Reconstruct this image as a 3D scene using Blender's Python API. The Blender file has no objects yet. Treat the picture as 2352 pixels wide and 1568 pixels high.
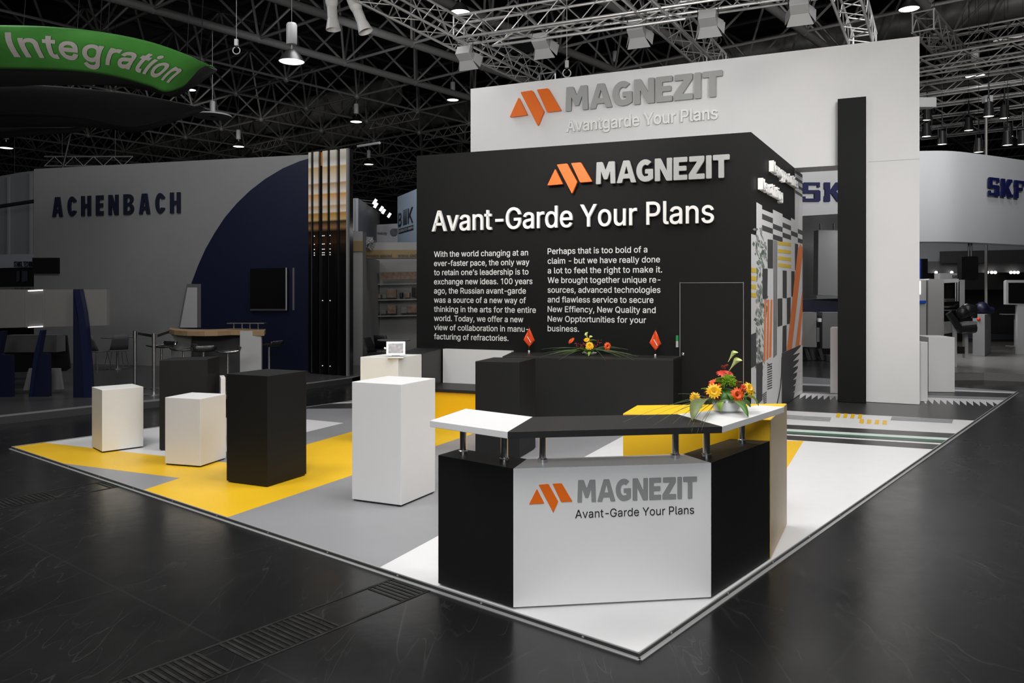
import bpy, bmesh, math, random
from mathutils import Vector, Matrix

random.seed(7)
SC = bpy.context.scene
COL = SC.collection

# ------------------------------------------------------------------ camera, world, lights
F, CX, HY, EYE = 1828.0, 1176.0, 668.0, 1.9      # focal length in px of the 2352 px frame, optical axis, horizon row, eye height
cam_d = bpy.data.cameras.new('camera'); cam = bpy.data.objects.new('camera', cam_d); COL.objects.link(cam)
cam.location = (0, 0, EYE); cam.rotation_euler = (math.pi / 2, 0, 0)
cam_d.sensor_width = 36; cam_d.sensor_fit = 'HORIZONTAL'; cam_d.lens = F / 2352 * 36
cam_d.shift_x = 0; cam_d.shift_y = -(784 - HY) / 2352
cam_d.clip_end = 300
SC.camera = cam
vs = SC.view_settings
vs.view_transform = 'Standard'; vs.look = 'None'; vs.gamma = 1; vs.use_curve_mapping = False
vs.exposure = -0.28
SC.cycles.use_denoising = True
SC.cycles.max_bounces = 8; SC.cycles.diffuse_bounces = 4; SC.cycles.glossy_bounces = 4
SC.cycles.sample_clamp_indirect = 6.0
SC.cycles.use_light_tree = True

w = bpy.data.worlds.new('world'); SC.world = w; w.use_nodes = True
w.node_tree.nodes['Background'].inputs[0].default_value = (0.95, 0.97, 1.0, 1)
w.node_tree.nodes['Background'].inputs[1].default_value = 0.035

def area(name, loc, target, size, energy, color=(1, .975, .94), spread=180):
    d = bpy.data.lights.new(name, 'AREA'); d.shape = 'DISK'; d.size = size; d.energy = energy; d.color = color
    d.spread = math.radians(spread)
    o = bpy.data.objects.new(name, d); COL.objects.link(o); o.location = loc
    o.rotation_euler = (Vector(target) - Vector(loc)).to_track_quat('-Z', 'Y').to_euler()
    return o
def spot(name, loc, target, energy, angle, color=(1, .975, .94), blend=.7, radius=.25):
    d = bpy.data.lights.new(name, 'SPOT'); d.energy = energy; d.color = color; d.spot_size = math.radians(angle)
    d.spot_blend = blend; d.shadow_soft_size = radius
    o = bpy.data.objects.new(name, d); COL.objects.link(o); o.location = loc
    o.rotation_euler = (Vector(target) - Vector(loc)).to_track_quat('-Z', 'Y').to_euler()
    return o
# the stand's overhead rig: wide floods over the platform, and wall washers hung on the rig
NEU = (1, .985, .965)
area('rig_flood_middle', (0.2, 7.4, 7.6), (0.0, 7.8, 0), 3.0, 195, NEU, spread=130)
area('rig_flood_front', (-0.8, 1.2, 7.4), (0.3, 6.0, 0.6), 2.6, 165, NEU, spread=120)
area('rig_flood_right', (5.4, 8.2, 7.6), (4.2, 9.6, 0), 2.4, 175, NEU, spread=120)
area('rig_flood_left', (-4.6, 6.2, 7.4), (-3.4, 8.4, 0.2), 2.2, 145, NEU, spread=120)
spot('wall_washer_left', (-1.0, 8.0, 5.3), (1.2, 15.2, 5.0), 620, 80, NEU)
spot('wall_washer_right', (4.4, 7.4, 5.3), (5.4, 14.0, 3.6), 620, 80, NEU)
# the hall's own light over aisle and stands, with unseen fill lamps added
area('front_fill', (-0.6, -4.5, 6.0), (0.4, 5.5, 0.6), 3.5, 90, (.96, .985, 1), spread=70)  # added soft fill from behind the camera, brightens the counter front
area('hall_light_left', (-9, 12.5, 9.6), (-8.6, 18, 1.5), 4.0, 330, (.97, .98, 1))
area('hall_light_back', (-3.4, 16.5, 9.6), (-3.4, 20, 1.5), 2.5, 260, (.97, .98, 1))
area('hall_light_right', (9.5, 14.5, 9.6), (11, 20.5, 2.5), 4.0, 330, (.98, .985, 1))
area('hall_light_near_aisle', (6.5, 3.5, 9.6), (6.5, 6, 0), 3.0, 400, NEU)
area('machine_fill', (10.6, 21.6, 4.4), (10.8, 21.0, 0), 2.5, 230, (.98, .985, 1))  # added fill inside the right-hand stand, lifts the machines
area('far_sign_fill', (-4.6, 22.5, 8.6), (-4.2, 27, 3.5), 2.5, 380, (.97, .98, 1))  # added fill, brightens the distant sign walls
spot('far_duct_fill', (-14, 30, 5.5), (-17, 46, 12), 1300, 80, NEU, .9, .4)  # unseen spot added below the left ducts to make them show
spot('rig_fill', (0.5, 3.0, 4.6), (1.8, 13.6, 8.2), 900, 64, NEU, .9, .4)  # unseen spot added to brighten the trusses from below
spot('roof_fill', (-4, 4, 3.2), (-6, 16, 11), 1300, 110, NEU, .9, .4)  # unseen spot added to light the roof frame from below
spot('roof_fill_right', (9, 12, 5.6), (10, 24, 10), 2600, 110, NEU, .9, .4)  # unseen spot added to lift the right-hand roof and ducts

# ------------------------------------------------------------------ geometry of the view: pixel -> place
def G(u, v, z=0.0):
    d = F * (EYE - z) / (v - HY)
    return Vector(((u - CX) * d / F, d, z))
def at_depth(u, v, d):
    return Vector(((u - CX) * d / F, d, EYE - (v - HY) * d / F))
def at_height(u, v, z):
    return G(u, v, z)
def xy(p): return (p[0], p[1])

class Plane:
    """a vertical plane through two ground points; s runs along it, off sticks out towards the viewer"""
    def __init__(self, p0, p1):
        self.o = Vector((p0[0], p0[1])); e = Vector((p1[0], p1[1])) - self.o
        self.len = e.length; self.d = e.normalized()
        n = Vector((self.d.y, -self.d.x))
        if n.dot(-self.o) < 0: n = -n
        self.n = n
    def pix(self, u, v):
        k = (u - CX) / F
        # o + s d = t (k,1)
        den = self.d.x - k * self.d.y
        s = (k * self.o.y - self.o.x) / den
        t = self.o.y + s * self.d.y
        return s, EYE - (v - HY) * t / F
    def s(self, u): return self.pix(u, 0)[0]
    def pt(self, s, z, off=0.0):
        q = self.o + self.d * s + self.n * off
        return Vector((q.x, q.y, z))

# ------------------------------------------------------------------ materials
def lin(c):
    c = c / 255.0
    return c / 12.92 if c <= .04045 else ((c + .055) / 1.055) ** 2.4
def rgb(r, g, b): return (lin(r), lin(g), lin(b), 1)
def mat(name, col, rough=.5, metal=0.0, spec=.5, emit=None, estr=0.0, coat=0.0):
    m = bpy.data.materials.new(name); m.use_nodes = True
    b = m.node_tree.nodes['Principled BSDF']
    b.inputs['Base Color'].default_value = col; b.inputs['Roughness'].default_value = rough
    b.inputs['Metallic'].default_value = metal; b.inputs['Specular IOR Level'].default_value = spec
    b.inputs['Coat Weight'].default_value = coat
    if emit: b.inputs['Emission Color'].default_value = emit; b.inputs['Emission Strength'].default_value = estr
    return m
def vary(m, scale, amount, bump=0.0, bscale=None, rvar=0.0, coord='Object'):
    """fine procedural variation of colour, gloss and relief"""
    nt = m.node_tree; b = nt.nodes['Principled BSDF']; L = nt.links
    tc = nt.nodes.new('ShaderNodeTexCoord')
    n = nt.nodes.new('ShaderNodeTexNoise'); n.inputs['Scale'].default_value = scale; n.inputs['Detail'].default_value = 5
    L.new(tc.outputs[coord], n.inputs['Vector'])
    mr = nt.nodes.new('ShaderNodeMapRange'); mr.inputs['From Min'].default_value = .25; mr.inputs['From Max'].default_value = .75
    mr.inputs['To Min'].default_value = 1 - amount; mr.inputs['To Max'].default_value = 1 + amount
    L.new(n.outputs['Fac'], mr.inputs['Value'])
    vm = nt.nodes.new('ShaderNodeVectorMath'); vm.operation = 'SCALE'
    vm.inputs[0].default_value = b.inputs['Base Color'].default_value[:3]
    L.new(mr.outputs['Result'], vm.inputs['Scale']); L.new(vm.outputs['Vector'], b.inputs['Base Color'])
    if rvar:
        r = b.inputs['Roughness'].default_value
        m2 = nt.nodes.new('ShaderNodeMapRange'); m2.inputs['To Min'].default_value = max(0, r - rvar); m2.inputs['To Max'].default_value = r + rvar
        L.new(n.outputs['Fac'], m2.inputs['Value']); L.new(m2.outputs['Result'], b.inputs['Roughness'])
    if bump:
        nb = nt.nodes.new('ShaderNodeTexNoise'); nb.inputs['Scale'].default_value = bscale or scale * 6
        L.new(tc.outputs[coord], nb.inputs['Vector'])
        bp = nt.nodes.new('ShaderNodeBump'); bp.inputs['Strength'].default_value = bump; bp.inputs['Distance'].default_value = .01
        L.new(nb.outputs['Fac'], bp.inputs['Height']); L.new(bp.outputs['Normal'], b.inputs['Normal'])
    return m
WHITE = vary(mat('white_laminate', (.72, .715, .715, 1), .42), 3, .015)
WALLWHITE = vary(mat('white_painted_board', (.74, .73, .725, 1), .6), 2, .015, .04, 60)
CREAM = vary(mat('cream_laminate', (.76, .755, .73, 1), .45), 3, .015)
BLACK = vary(mat('black_laminate', (.0105, .0105, .0105, 1), .5, spec=.25), 4, .06)
BLACKTOP = vary(mat('black_worktop', (.018, .0177, .0175, 1), .45, spec=.3), 30, .08)
BLACKWALL = vary(mat('black_painted_board', (.0085, .0083, .0082, 1), .6, spec=.15), 2, .06)
YELLOW = vary(mat('yellow_laminate', (.86, .50, .008, 1), .42), 3, .02)
BEIGE = vary(mat('satin_beige_board', (.50, .38, .22, 1), .4), 3, .03)
FGREY = vary(mat('grey_vinyl', (.25, .25, .262, 1), .42), 5, .02, .02, 40)
FWHITE = vary(mat('white_vinyl', (.665, .66, .668, 1), .4), 5, .02, .02, 40)
FYELLOW = vary(mat('yellow_vinyl', (.76, .46, .013, 1), .4), 5, .02, .02, 40)
FBLACK = vary(mat('black_vinyl', (.034, .034, .034, 1), .32), 5, .04, .02, 40)
FGREEN = mat('green_vinyl', rgb(60, 96, 78), .4)
FPALE = mat('pale_green_vinyl', rgb(196, 208, 202), .4)
EDGE = mat('black_edge_profile', (.03, .03, .032, 1), .35)
EDGEALU = mat('dull_aluminium_strip', (.42, .42, .42, 1), .45, .4)
ALU = mat('aluminium', (.62, .62, .62, 1), .3, 1.0)
CHROME = mat('chrome', (.80, .80, .80, 1), .2, 1.0)
STEEL = mat('brushed_steel', (.5, .5, .5, 1), .32, 1.0)
TRUSS = mat('truss_aluminium', (.62, .61, .60, 1), .38, .75)
DTRUSS = mat('dark_truss', (.22, .21, .20, 1), .45, .6)
TUBE = mat('dark_steel_tube', (.19, .185, .18, 1), .5, .2)
ORANGE = mat('orange_letter_board', (.82, .15, .004, 1), .45)
GREYLET = mat('grey_letter_board', rgb(160, 160, 158), .5)
WHITELET = mat('white_letter_board', (.86, .85, .83, 1), .5)
WHITEPRINT = mat('white_print', (.80, .80, .79, 1), .6)
GREYPRINT = mat('grey_print', rgb(140, 142, 142), .5)
BLACKPRINT = mat('black_print', (.012, .012, .012, 1), .5)
NAVY = mat('navy_print', (.006, .008, .022, 1), .5)
NAVYWALL = vary(mat('navy_painted_board', (.004, .0065, .028, 1), .45), 2, .05)
SKFBLUE = mat('deep_blue_letter', rgb(14, 18, 62), .6, spec=.2)
GWALL = vary(mat('grey_fabric_wall', (.21, .21, .21, 1), .75), 3, .03)
GWALLD = vary(mat('grey_board', (.115, .115, .117, 1), .65), 3, .03)
SILVER = vary(mat('silver_grey_wall', (.36, .37, .385, 1), .6, spec=.3), 2, .02)
DGREY = mat('dark_grey_board', (.05, .05, .052, 1), .55)
SCREEN = mat('black_screen', (.004, .004, .004, 1), .15)
GLASS = mat('clear_glass', (.92, .95, .95, 1), .03)
GLASS.node_tree.nodes['Principled BSDF'].inputs['Alpha'].default_value = .25
WOOD = vary(mat('light_oak_edge', (.33, .22, .12, 1), .5), 8, .12)
LAMP = mat('lamp_glow', (1, 1, 1, 1), .5, emit=(1, .97, .92, 1), estr=4.0)
LAMPW = mat('strip_glow', (1, 1, 1, 1), .5, emit=(1, .98, .96, 1), estr=1.6)
WHITEMETAL = mat('white_enamel', (.62, .61, .60, 1), .4)
GREYMETAL = mat('grey_enamel', (.42, .42, .42, 1), .45)
BLACKMETAL = mat('black_enamel', (.012, .012, .012, 1), .4)
DUCT = vary(mat('galvanised_duct', (.20, .195, .18, 1), .45, .3), 1.5, .25)
FLAG = mat('orange_red_cloth', (.80, .075, .01, 1), .55)
GREENP = mat('green_plastic', rgb(30, 140, 60), .4)
CLOTHGREEN = vary(mat('green_fabric', (.070, .32, .050, 1), .7), 1.2, .22)
CLOTHBLACK = mat('black_fabric', (.012, .012, .014, 1), .7)
CLOTHGREY = mat('grey_fabric', (.16, .17, .18, 1), .7)
LETTERGREY = mat('pale_grey_letter_fabric', (.58, .54, .53, 1), .7)
BLUEP = mat('blue_plastic', rgb(30, 80, 190), .4)
LEAF = vary(mat('green_leaf', (.06, .16, .018, 1), .45), 30, .3)
LEAFL = vary(mat('light_green_leaf', (.22, .36, .035, 1), .45), 30, .25)
GRASSM = vary(mat('grey_green_grass', (.10, .15, .055, 1), .5), 20, .3)
PETY = mat('yellow_petal', (.90, .48, .006, 1), .5)
PETR = mat('red_petal', (.66, .03, .006, 1), .5)
PETO = mat('orange_petal', (.80, .10, .008, 1), .5)
MUM = mat('lime_petal', (.26, .42, .025, 1), .5)
BERRY = mat('dark_red_berry', (.22, .012, .008, 1), .4)
CALLA = mat('cream_green_petal', (.55, .60, .22, 1), .4)
STONE = vary(mat('brown_stone', (.16, .105, .075, 1), .7), 12, .4)

def floor_material():
    m = mat('worn_black_hall_floor', (.013, .013, .0135, 1), .30, spec=.4); nt = m.node_tree; L = nt.links; b = nt.nodes['Principled BSDF']
    tc = nt.nodes.new('ShaderNodeTexCoord'); mp = nt.nodes.new('ShaderNodeMapping'); mp.inputs['Rotation'].default_value = (0, 0, -.886)
    L.new(tc.outputs['Object'], mp.inputs['Vector'])
    n1 = nt.nodes.new('ShaderNodeTexNoise'); n1.inputs['Scale'].default_value = .9; n1.inputs['Detail'].default_value = 8; n1.inputs['Roughness'].default_value = .65
    L.new(mp.outputs['Vector'], n1.inputs['Vector'])
    # scratches: the thin zero lines of warped noise
    def scratch(scale, width, stretch, rot):
        mq = nt.nodes.new('ShaderNodeMapping'); mq.inputs['Scale'].default_value = (1, stretch, 1); mq.inputs['Rotation'].default_value = (0, 0, rot)
        L.new(tc.outputs['Object'], mq.inputs['Vector'])
        n = nt.nodes.new('ShaderNodeTexNoise'); n.inputs['Scale'].default_value = scale; n.inputs['Detail'].default_value = 1.5; n.inputs['Distortion'].default_value = .4
        L.new(mq.outputs['Vector'], n.inputs['Vector'])
        s = nt.nodes.new('ShaderNodeMath'); s.operation = 'SUBTRACT'; s.inputs[1].default_value = .5; L.new(n.outputs['Fac'], s.inputs[0])
        a = nt.nodes.new('ShaderNodeMath'); a.operation = 'ABSOLUTE'; L.new(s.outputs[0], a.inputs[0])
        r = nt.nodes.new('ShaderNodeMapRange'); r.inputs['From Min'].default_value = 0; r.inputs['From Max'].default_value = width
        r.inputs['To Min'].default_value = 1; r.inputs['To Max'].default_value = 0; L.new(a.outputs[0], r.inputs['Value'])
        # broken up in patches
        k = nt.nodes.new('ShaderNodeTexNoise'); k.inputs['Scale'].default_value = 2.3; L.new(mq.outputs['Vector'], k.inputs['Vector'])
        kr = nt.nodes.new('ShaderNodeMapRange'); kr.inputs['From Min'].default_value = .5; kr.inputs['From Max'].default_value = .62; L.new(k.outputs['Fac'], kr.inputs['Value'])
        p = nt.nodes.new('ShaderNodeMath'); p.operation = 'MULTIPLY'; L.new(r.outputs[0], p.inputs[0]); L.new(kr.outputs[0], p.inputs[1])
        return p.outputs[0]
    sc = [scratch(5.0, .006, .14, .5), scratch(4.2, .005, .10, -.9), scratch(9, .011, .25, 1.9), scratch(6.5, .006, .12, 2.6)]
    add = sc[0]
    for q in sc[1:]:
        a = nt.nodes.new('ShaderNodeMath'); a.operation = 'MAXIMUM'; L.new(add, a.inputs[0]); L.new(q, a.inputs[1]); add = a.outputs[0]
    # slab joints
    br = nt.nodes.new('ShaderNodeTexBrick'); br.offset = 0; br.inputs['Scale'].default_value = .42; br.inputs['Mortar Size'].default_value = .0035
    br.inputs['Brick Width'].default_value = 1; br.inputs['Row Height'].default_value = .55
    L.new(mp.outputs['Vector'], br.inputs['Vector'])
    mx = nt.nodes.new('ShaderNodeMix'); mx.data_type = 'RGBA'; mx.inputs['A'].default_value = (.008, .008, .0082, 1); mx.inputs['B'].default_value = (.015, .015, .0153, 1)
    L.new(n1.outputs['Fac'], mx.inputs['Factor'])
    mx2 = nt.nodes.new('ShaderNodeMix'); mx2.data_type = 'RGBA'; mx2.inputs['B'].default_value = (.075, .074, .072, 1)
    sf = nt.nodes.new('ShaderNodeMath'); sf.operation = 'MULTIPLY'; sf.inputs[1].default_value = .30; L.new(add, sf.inputs[0])
    L.new(sf.outputs[0], mx2.inputs['Factor']); L.new(mx.outputs['Result'], mx2.inputs['A'])
    mx3 = nt.nodes.new('ShaderNodeMix'); mx3.data_type = 'RGBA'; mx3.inputs['B'].default_value = (.035, .035, .035, 1)
    jf = nt.nodes.new('ShaderNodeMath'); jf.operation = 'MULTIPLY'; jf.inputs[1].default_value = .22; L.new(br.outputs['Fac'], jf.inputs[0])
    L.new(jf.outputs[0], mx3.inputs['Factor']); L.new(mx2.outputs['Result'], mx3.inputs['A'])
    L.new(mx3.outputs['Result'], b.inputs['Base Color'])
    rr = nt.nodes.new('ShaderNodeMapRange'); rr.inputs['From Min'].default_value = .3; rr.inputs['From Max'].default_value = .7; rr.inputs['To Min'].default_value = .17; rr.inputs['To Max'].default_value = .30
    L.new(n1.outputs['Fac'], rr.inputs['Value']); L.new(rr.outputs[0], b.inputs['Roughness'])
    n2 = nt.nodes.new('ShaderNodeTexNoise'); n2.inputs['Scale'].default_value = 7; n2.inputs['Detail'].default_value = 6; L.new(tc.outputs['Object'], n2.inputs['Vector'])
    bp = nt.nodes.new('ShaderNodeBump'); bp.inputs['Strength'].default_value = .10; bp.inputs['Distance'].default_value = .008
    L.new(n2.outputs['Fac'], bp.inputs['Height']); L.new(bp.outputs['Normal'], b.inputs['Normal'])
    return m
HALLFLOOR = floor_material()

def band_material():
    """printed picture of stacked coils: gold, white and brown bands one above the other, dark at the foot"""
    m = mat('printed_coil_bands', (.5, .5, .5, 1), .25); nt = m.node_tree; L = nt.links; b = nt.nodes['Principled BSDF']
    tc = nt.nodes.new('ShaderNodeTexCoord'); sp = nt.nodes.new('ShaderNodeSeparateXYZ'); L.new(tc.outputs['Object'], sp.inputs[0])
    mr = nt.nodes.new('ShaderNodeMapRange'); mr.inputs['From Min'].default_value = 0; mr.inputs['From Max'].default_value = 5.2
    L.new(sp.outputs['Z'], mr.inputs['Value'])
    cr = nt.nodes.new('ShaderNodeValToRGB'); e = cr.color_ramp; e.interpolation = 'LINEAR'
    stops = [(0, (4, 4, 5)), (.30, (7, 6, 6)), (.50, (10, 9, 8)), (.545, (40, 26, 16)), (.552, (60, 40, 25)), (.60, (26, 18, 14)), (.615, (150, 112, 77)), (.64, (40, 24, 16)),
             (.648, (206, 175, 125)), (.675, (187, 131, 50)), (.68, (231, 225, 215)), (.705, (206, 162, 100)), (.71, (231, 225, 215)),
             (.755, (218, 156, 68)), (.76, (237, 232, 225)), (.80, (187, 147, 97)), (.803, (235, 230, 222)), (.87, (206, 168, 106)), (.872, (235, 231, 225)), (.9, (187, 182, 172)), (.93, (212, 206, 193)), (1.0, (220, 215, 205))]
    while len(e.elements) < len(stops): e.elements.new(.5)
    for el, (p, c) in zip(e.elements, stops): el.position = p; el.color = rgb(*c)
    L.new(mr.outputs[0], cr.inputs[0]); L.new(cr.outputs[0], b.inputs['Base Color'])
    return m
BANDS = band_material()

# ------------------------------------------------------------------ mesh building
class MB:
    def __init__(self): self.v = []; self.f = []; self.m = []
    def face(self, pts, mi=0):
        i = len(self.v); self.v += [Vector(p) for p in pts]; self.f.append(list(range(i, i + len(pts)))); self.m.append(mi); return self
    def prism(self, poly, z0, z1, mi=0, top=None):
        poly = [(p[0], p[1]) for p in poly]
        a = sum(poly[i][0] * poly[(i + 1) % len(poly)][1] - poly[(i + 1) % len(poly)][0] * poly[i][1] for i in range(len(poly)))
        if a < 0: poly = poly[::-1]
        n = len(poly); i = len(self.v)
        self.v += [Vector((x, y, z0)) for x, y in poly] + [Vector((x, y, z1)) for x, y in poly]
        self.f.append(list(range(i, i + n))[::-1]); self.m.append(mi)
        self.f.append(list(range(i + n, i + 2 * n))); self.m.append(mi if top is None else top)
        for k in range(n):
            self.f.append([i + k, i + (k + 1) % n, i + n + (k + 1) % n, i + n + k]); self.m.append(mi)
        return self
    def box(self, c, s, rz=0, mi=0, tilt=None):
        hx, hy, hz = s[0] / 2, s[1] / 2, s[2] / 2
        M = Matrix.Rotation(rz, 3, 'Z')
        if tilt is not None: M = M @ tilt
        i = len(self.v)
        for x, y, z in ((-1, -1, -1), (1, -1, -1), (1, 1, -1), (-1, 1, -1), (-1, -1, 1), (1, -1, 1), (1, 1, 1), (-1, 1, 1)):
            self.v.append(Vector(c) + M @ Vector((x * hx, y * hy, z * hz)))
        for q in ((3, 2, 1, 0), (4, 5, 6, 7), (0, 1, 5, 4), (1, 2, 6, 5), (2, 3, 7, 6), (3, 0, 4, 7)):
            self.f.append([i + k for k in q]); self.m.append(mi)
        return self
    def extr(self, poly, off):
        """solid between a planar polygon and the same polygon moved by the vector off"""
        n = len(poly); i = len(self.v); off = Vector(off)
        self.v += [Vector(p) for p in poly] + [Vector(p) + off for p in poly]
        self.f.append(list(range(i, i + n))); self.m.append(0)
        self.f.append(list(range(i + n, i + 2 * n))[::-1]); self.m.append(0)
        for k in range(n):
            self.f.append([i + k, i + n + k, i + n + (k + 1) % n, i + (k + 1) % n]); self.m.append(0)
        return self
    def tube(self, pts, r, n=8, mi=0, caps=True):
        pts = [Vector(p) for p in pts]; rs = r if isinstance(r, (list, tuple)) else [r] * len(pts)
        i = len(self.v); up = None
        for k, p in enumerate(pts):
            t = (pts[min(k + 1, len(pts) - 1)] - pts[max(k - 1, 0)]).normalized()
            if up is None:
                up = Vector((0, 0, 1)) if abs(t.z) < .9 else Vector((1, 0, 0))
            a = t.cross(up)
            if a.length < 1e-6: a = t.orthogonal()
            a.normalize(); b = a.cross(t).normalized(); up = b
            for j in range(n):
                th = 2 * math.pi * j / n
                self.v.append(p + a * (math.cos(th) * rs[k]) + b * (math.sin(th) * rs[k]))
        for k in range(len(pts) - 1):
            for j in range(n):
                self.f.append([i + k * n + j, i + k * n + (j + 1) % n, i + (k + 1) * n + (j + 1) % n, i + (k + 1) * n + j]); self.m.append(mi)
        if caps:
            self.f.append([i + j for j in range(n)][::-1]); self.m.append(mi)
            e = i + (len(pts) - 1) * n; self.f.append([e + j for j in range(n)]); self.m.append(mi)
        return self
    def lathe(self, prof, c=(0, 0, 0), n=20, mi=0, axis=None):
        """profile of (radius, height) turned about a vertical (or the given) axis through c"""
        i = len(self.v); R = Matrix.Identity(3)
        if axis is not None: R = Vector((0, 0, 1)).rotation_difference(Vector(axis).normalized()).to_matrix()
        for r, z in prof:
            for j in range(n):
                th = 2 * math.pi * j / n
                self.v.append(Vector(c) + R @ Vector((r * math.cos(th), r * math.sin(th), z)))
        for k in range(len(prof) - 1):
            for j in range(n):
                self.f.append([i + k * n + j, i + k * n + (j + 1) % n, i + (k + 1) * n + (j + 1) % n, i + (k + 1) * n + j]); self.m.append(mi)
        if prof[0][0] > 1e-4: self.f.append([i + j for j in range(n)][::-1]); self.m.append(mi)
        e = i + (len(prof) - 1) * n
        if prof[-1][0] > 1e-4: self.f.append([e + j for j in range(n)]); self.m.append(mi)
        return self
    def sphere(self, c, r, n=10, mi=0, sq=1.0):
        k = max(4, n // 2 + 1)
        return self.lathe([(max(1e-5, r * math.sin(math.pi * j / k)), -r * sq * math.cos(math.pi * j / k)) for j in range(k + 1)], c, n, mi)
    def raw(self, vs_, fs, mi=0):
        i = len(self.v); self.v += [Vector(p) for p in vs_]
        for f in fs: self.f.append([i + k for k in f]); self.m.append(mi)
        return self
    def build(self, name, mats, parent=None, smooth=False, bevel=0.0, label=None):
        if not isinstance(mats, (list, tuple)): mats = [mats]
        off = Vector((0, 0, 0)); p = parent
        while p is not None: off += p.location; p = p.parent
        me = bpy.data.meshes.new(name)
        me.from_pydata([tuple(q - off) for q in self.v], [], self.f)
        for m_ in mats: me.materials.append(m_)
        for pl, mi in zip(me.polygons, self.m): pl.material_index = mi; pl.use_smooth = smooth
        bm = bmesh.new(); bm.from_mesh(me); bmesh.ops.remove_doubles(bm, verts=bm.verts, dist=1e-6); bmesh.ops.recalc_face_normals(bm, faces=bm.faces); bm.to_mesh(me); bm.free()
        me.update()
        o = bpy.data.objects.new(name, me); COL.objects.link(o)
        if parent is not None: o.parent = parent
        if smooth and hasattr(me, 'set_sharp_from_angle'): me.set_sharp_from_angle(angle=math.radians(38))
        if bevel:
            b = o.modifiers.new('bevel', 'BEVEL'); b.width = bevel; b.segments = 2; b.limit_method = 'ANGLE'
        if label: o['label'] = label
        return o

def tag(o, label=None, cat=None, group=None, kind=None):
    if label: o['label'] = label
    if cat: o['category'] = cat
    if group: o['group'] = group
    if kind: o['kind'] = kind
    return o
def thing(name, label, cat, loc=(0, 0, 0), group=None):
    o = bpy.data.objects.new(name, None); COL.objects.link(o); o.location = loc; o.empty_display_size = .1
    return tag(o, label, cat, group)
def dup(root, loc, rz=0.0, label=None, scale=None):
    r = root.copy(); COL.objects.link(r); r.location = loc; r.rotation_euler = (0, 0, rz)
    if scale: r.scale = (scale,) * 3
    if label: r['label'] = label
    def rec(src, dst):
        for ch in list(src.children):
            c = ch.copy(); COL.objects.link(c); c.parent = dst; rec(ch, c)
    rec(root, r)
    return r

# ------------------------------------------------------------------ lettering
def curve_to_mesh(cu):
    o = bpy.data.objects.new('lettering_source', cu); COL.objects.link(o)
    dg = bpy.context.evaluated_depsgraph_get()
    me = bpy.data.meshes.new_from_object(o.evaluated_get(dg))
    vs_ = [v.co.copy() for v in me.vertices]; fs = [list(p.vertices) for p in me.polygons]
    bpy.data.objects.remove(o); bpy.data.meshes.remove(me); bpy.data.curves.remove(cu)
    return vs_, fs
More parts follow.
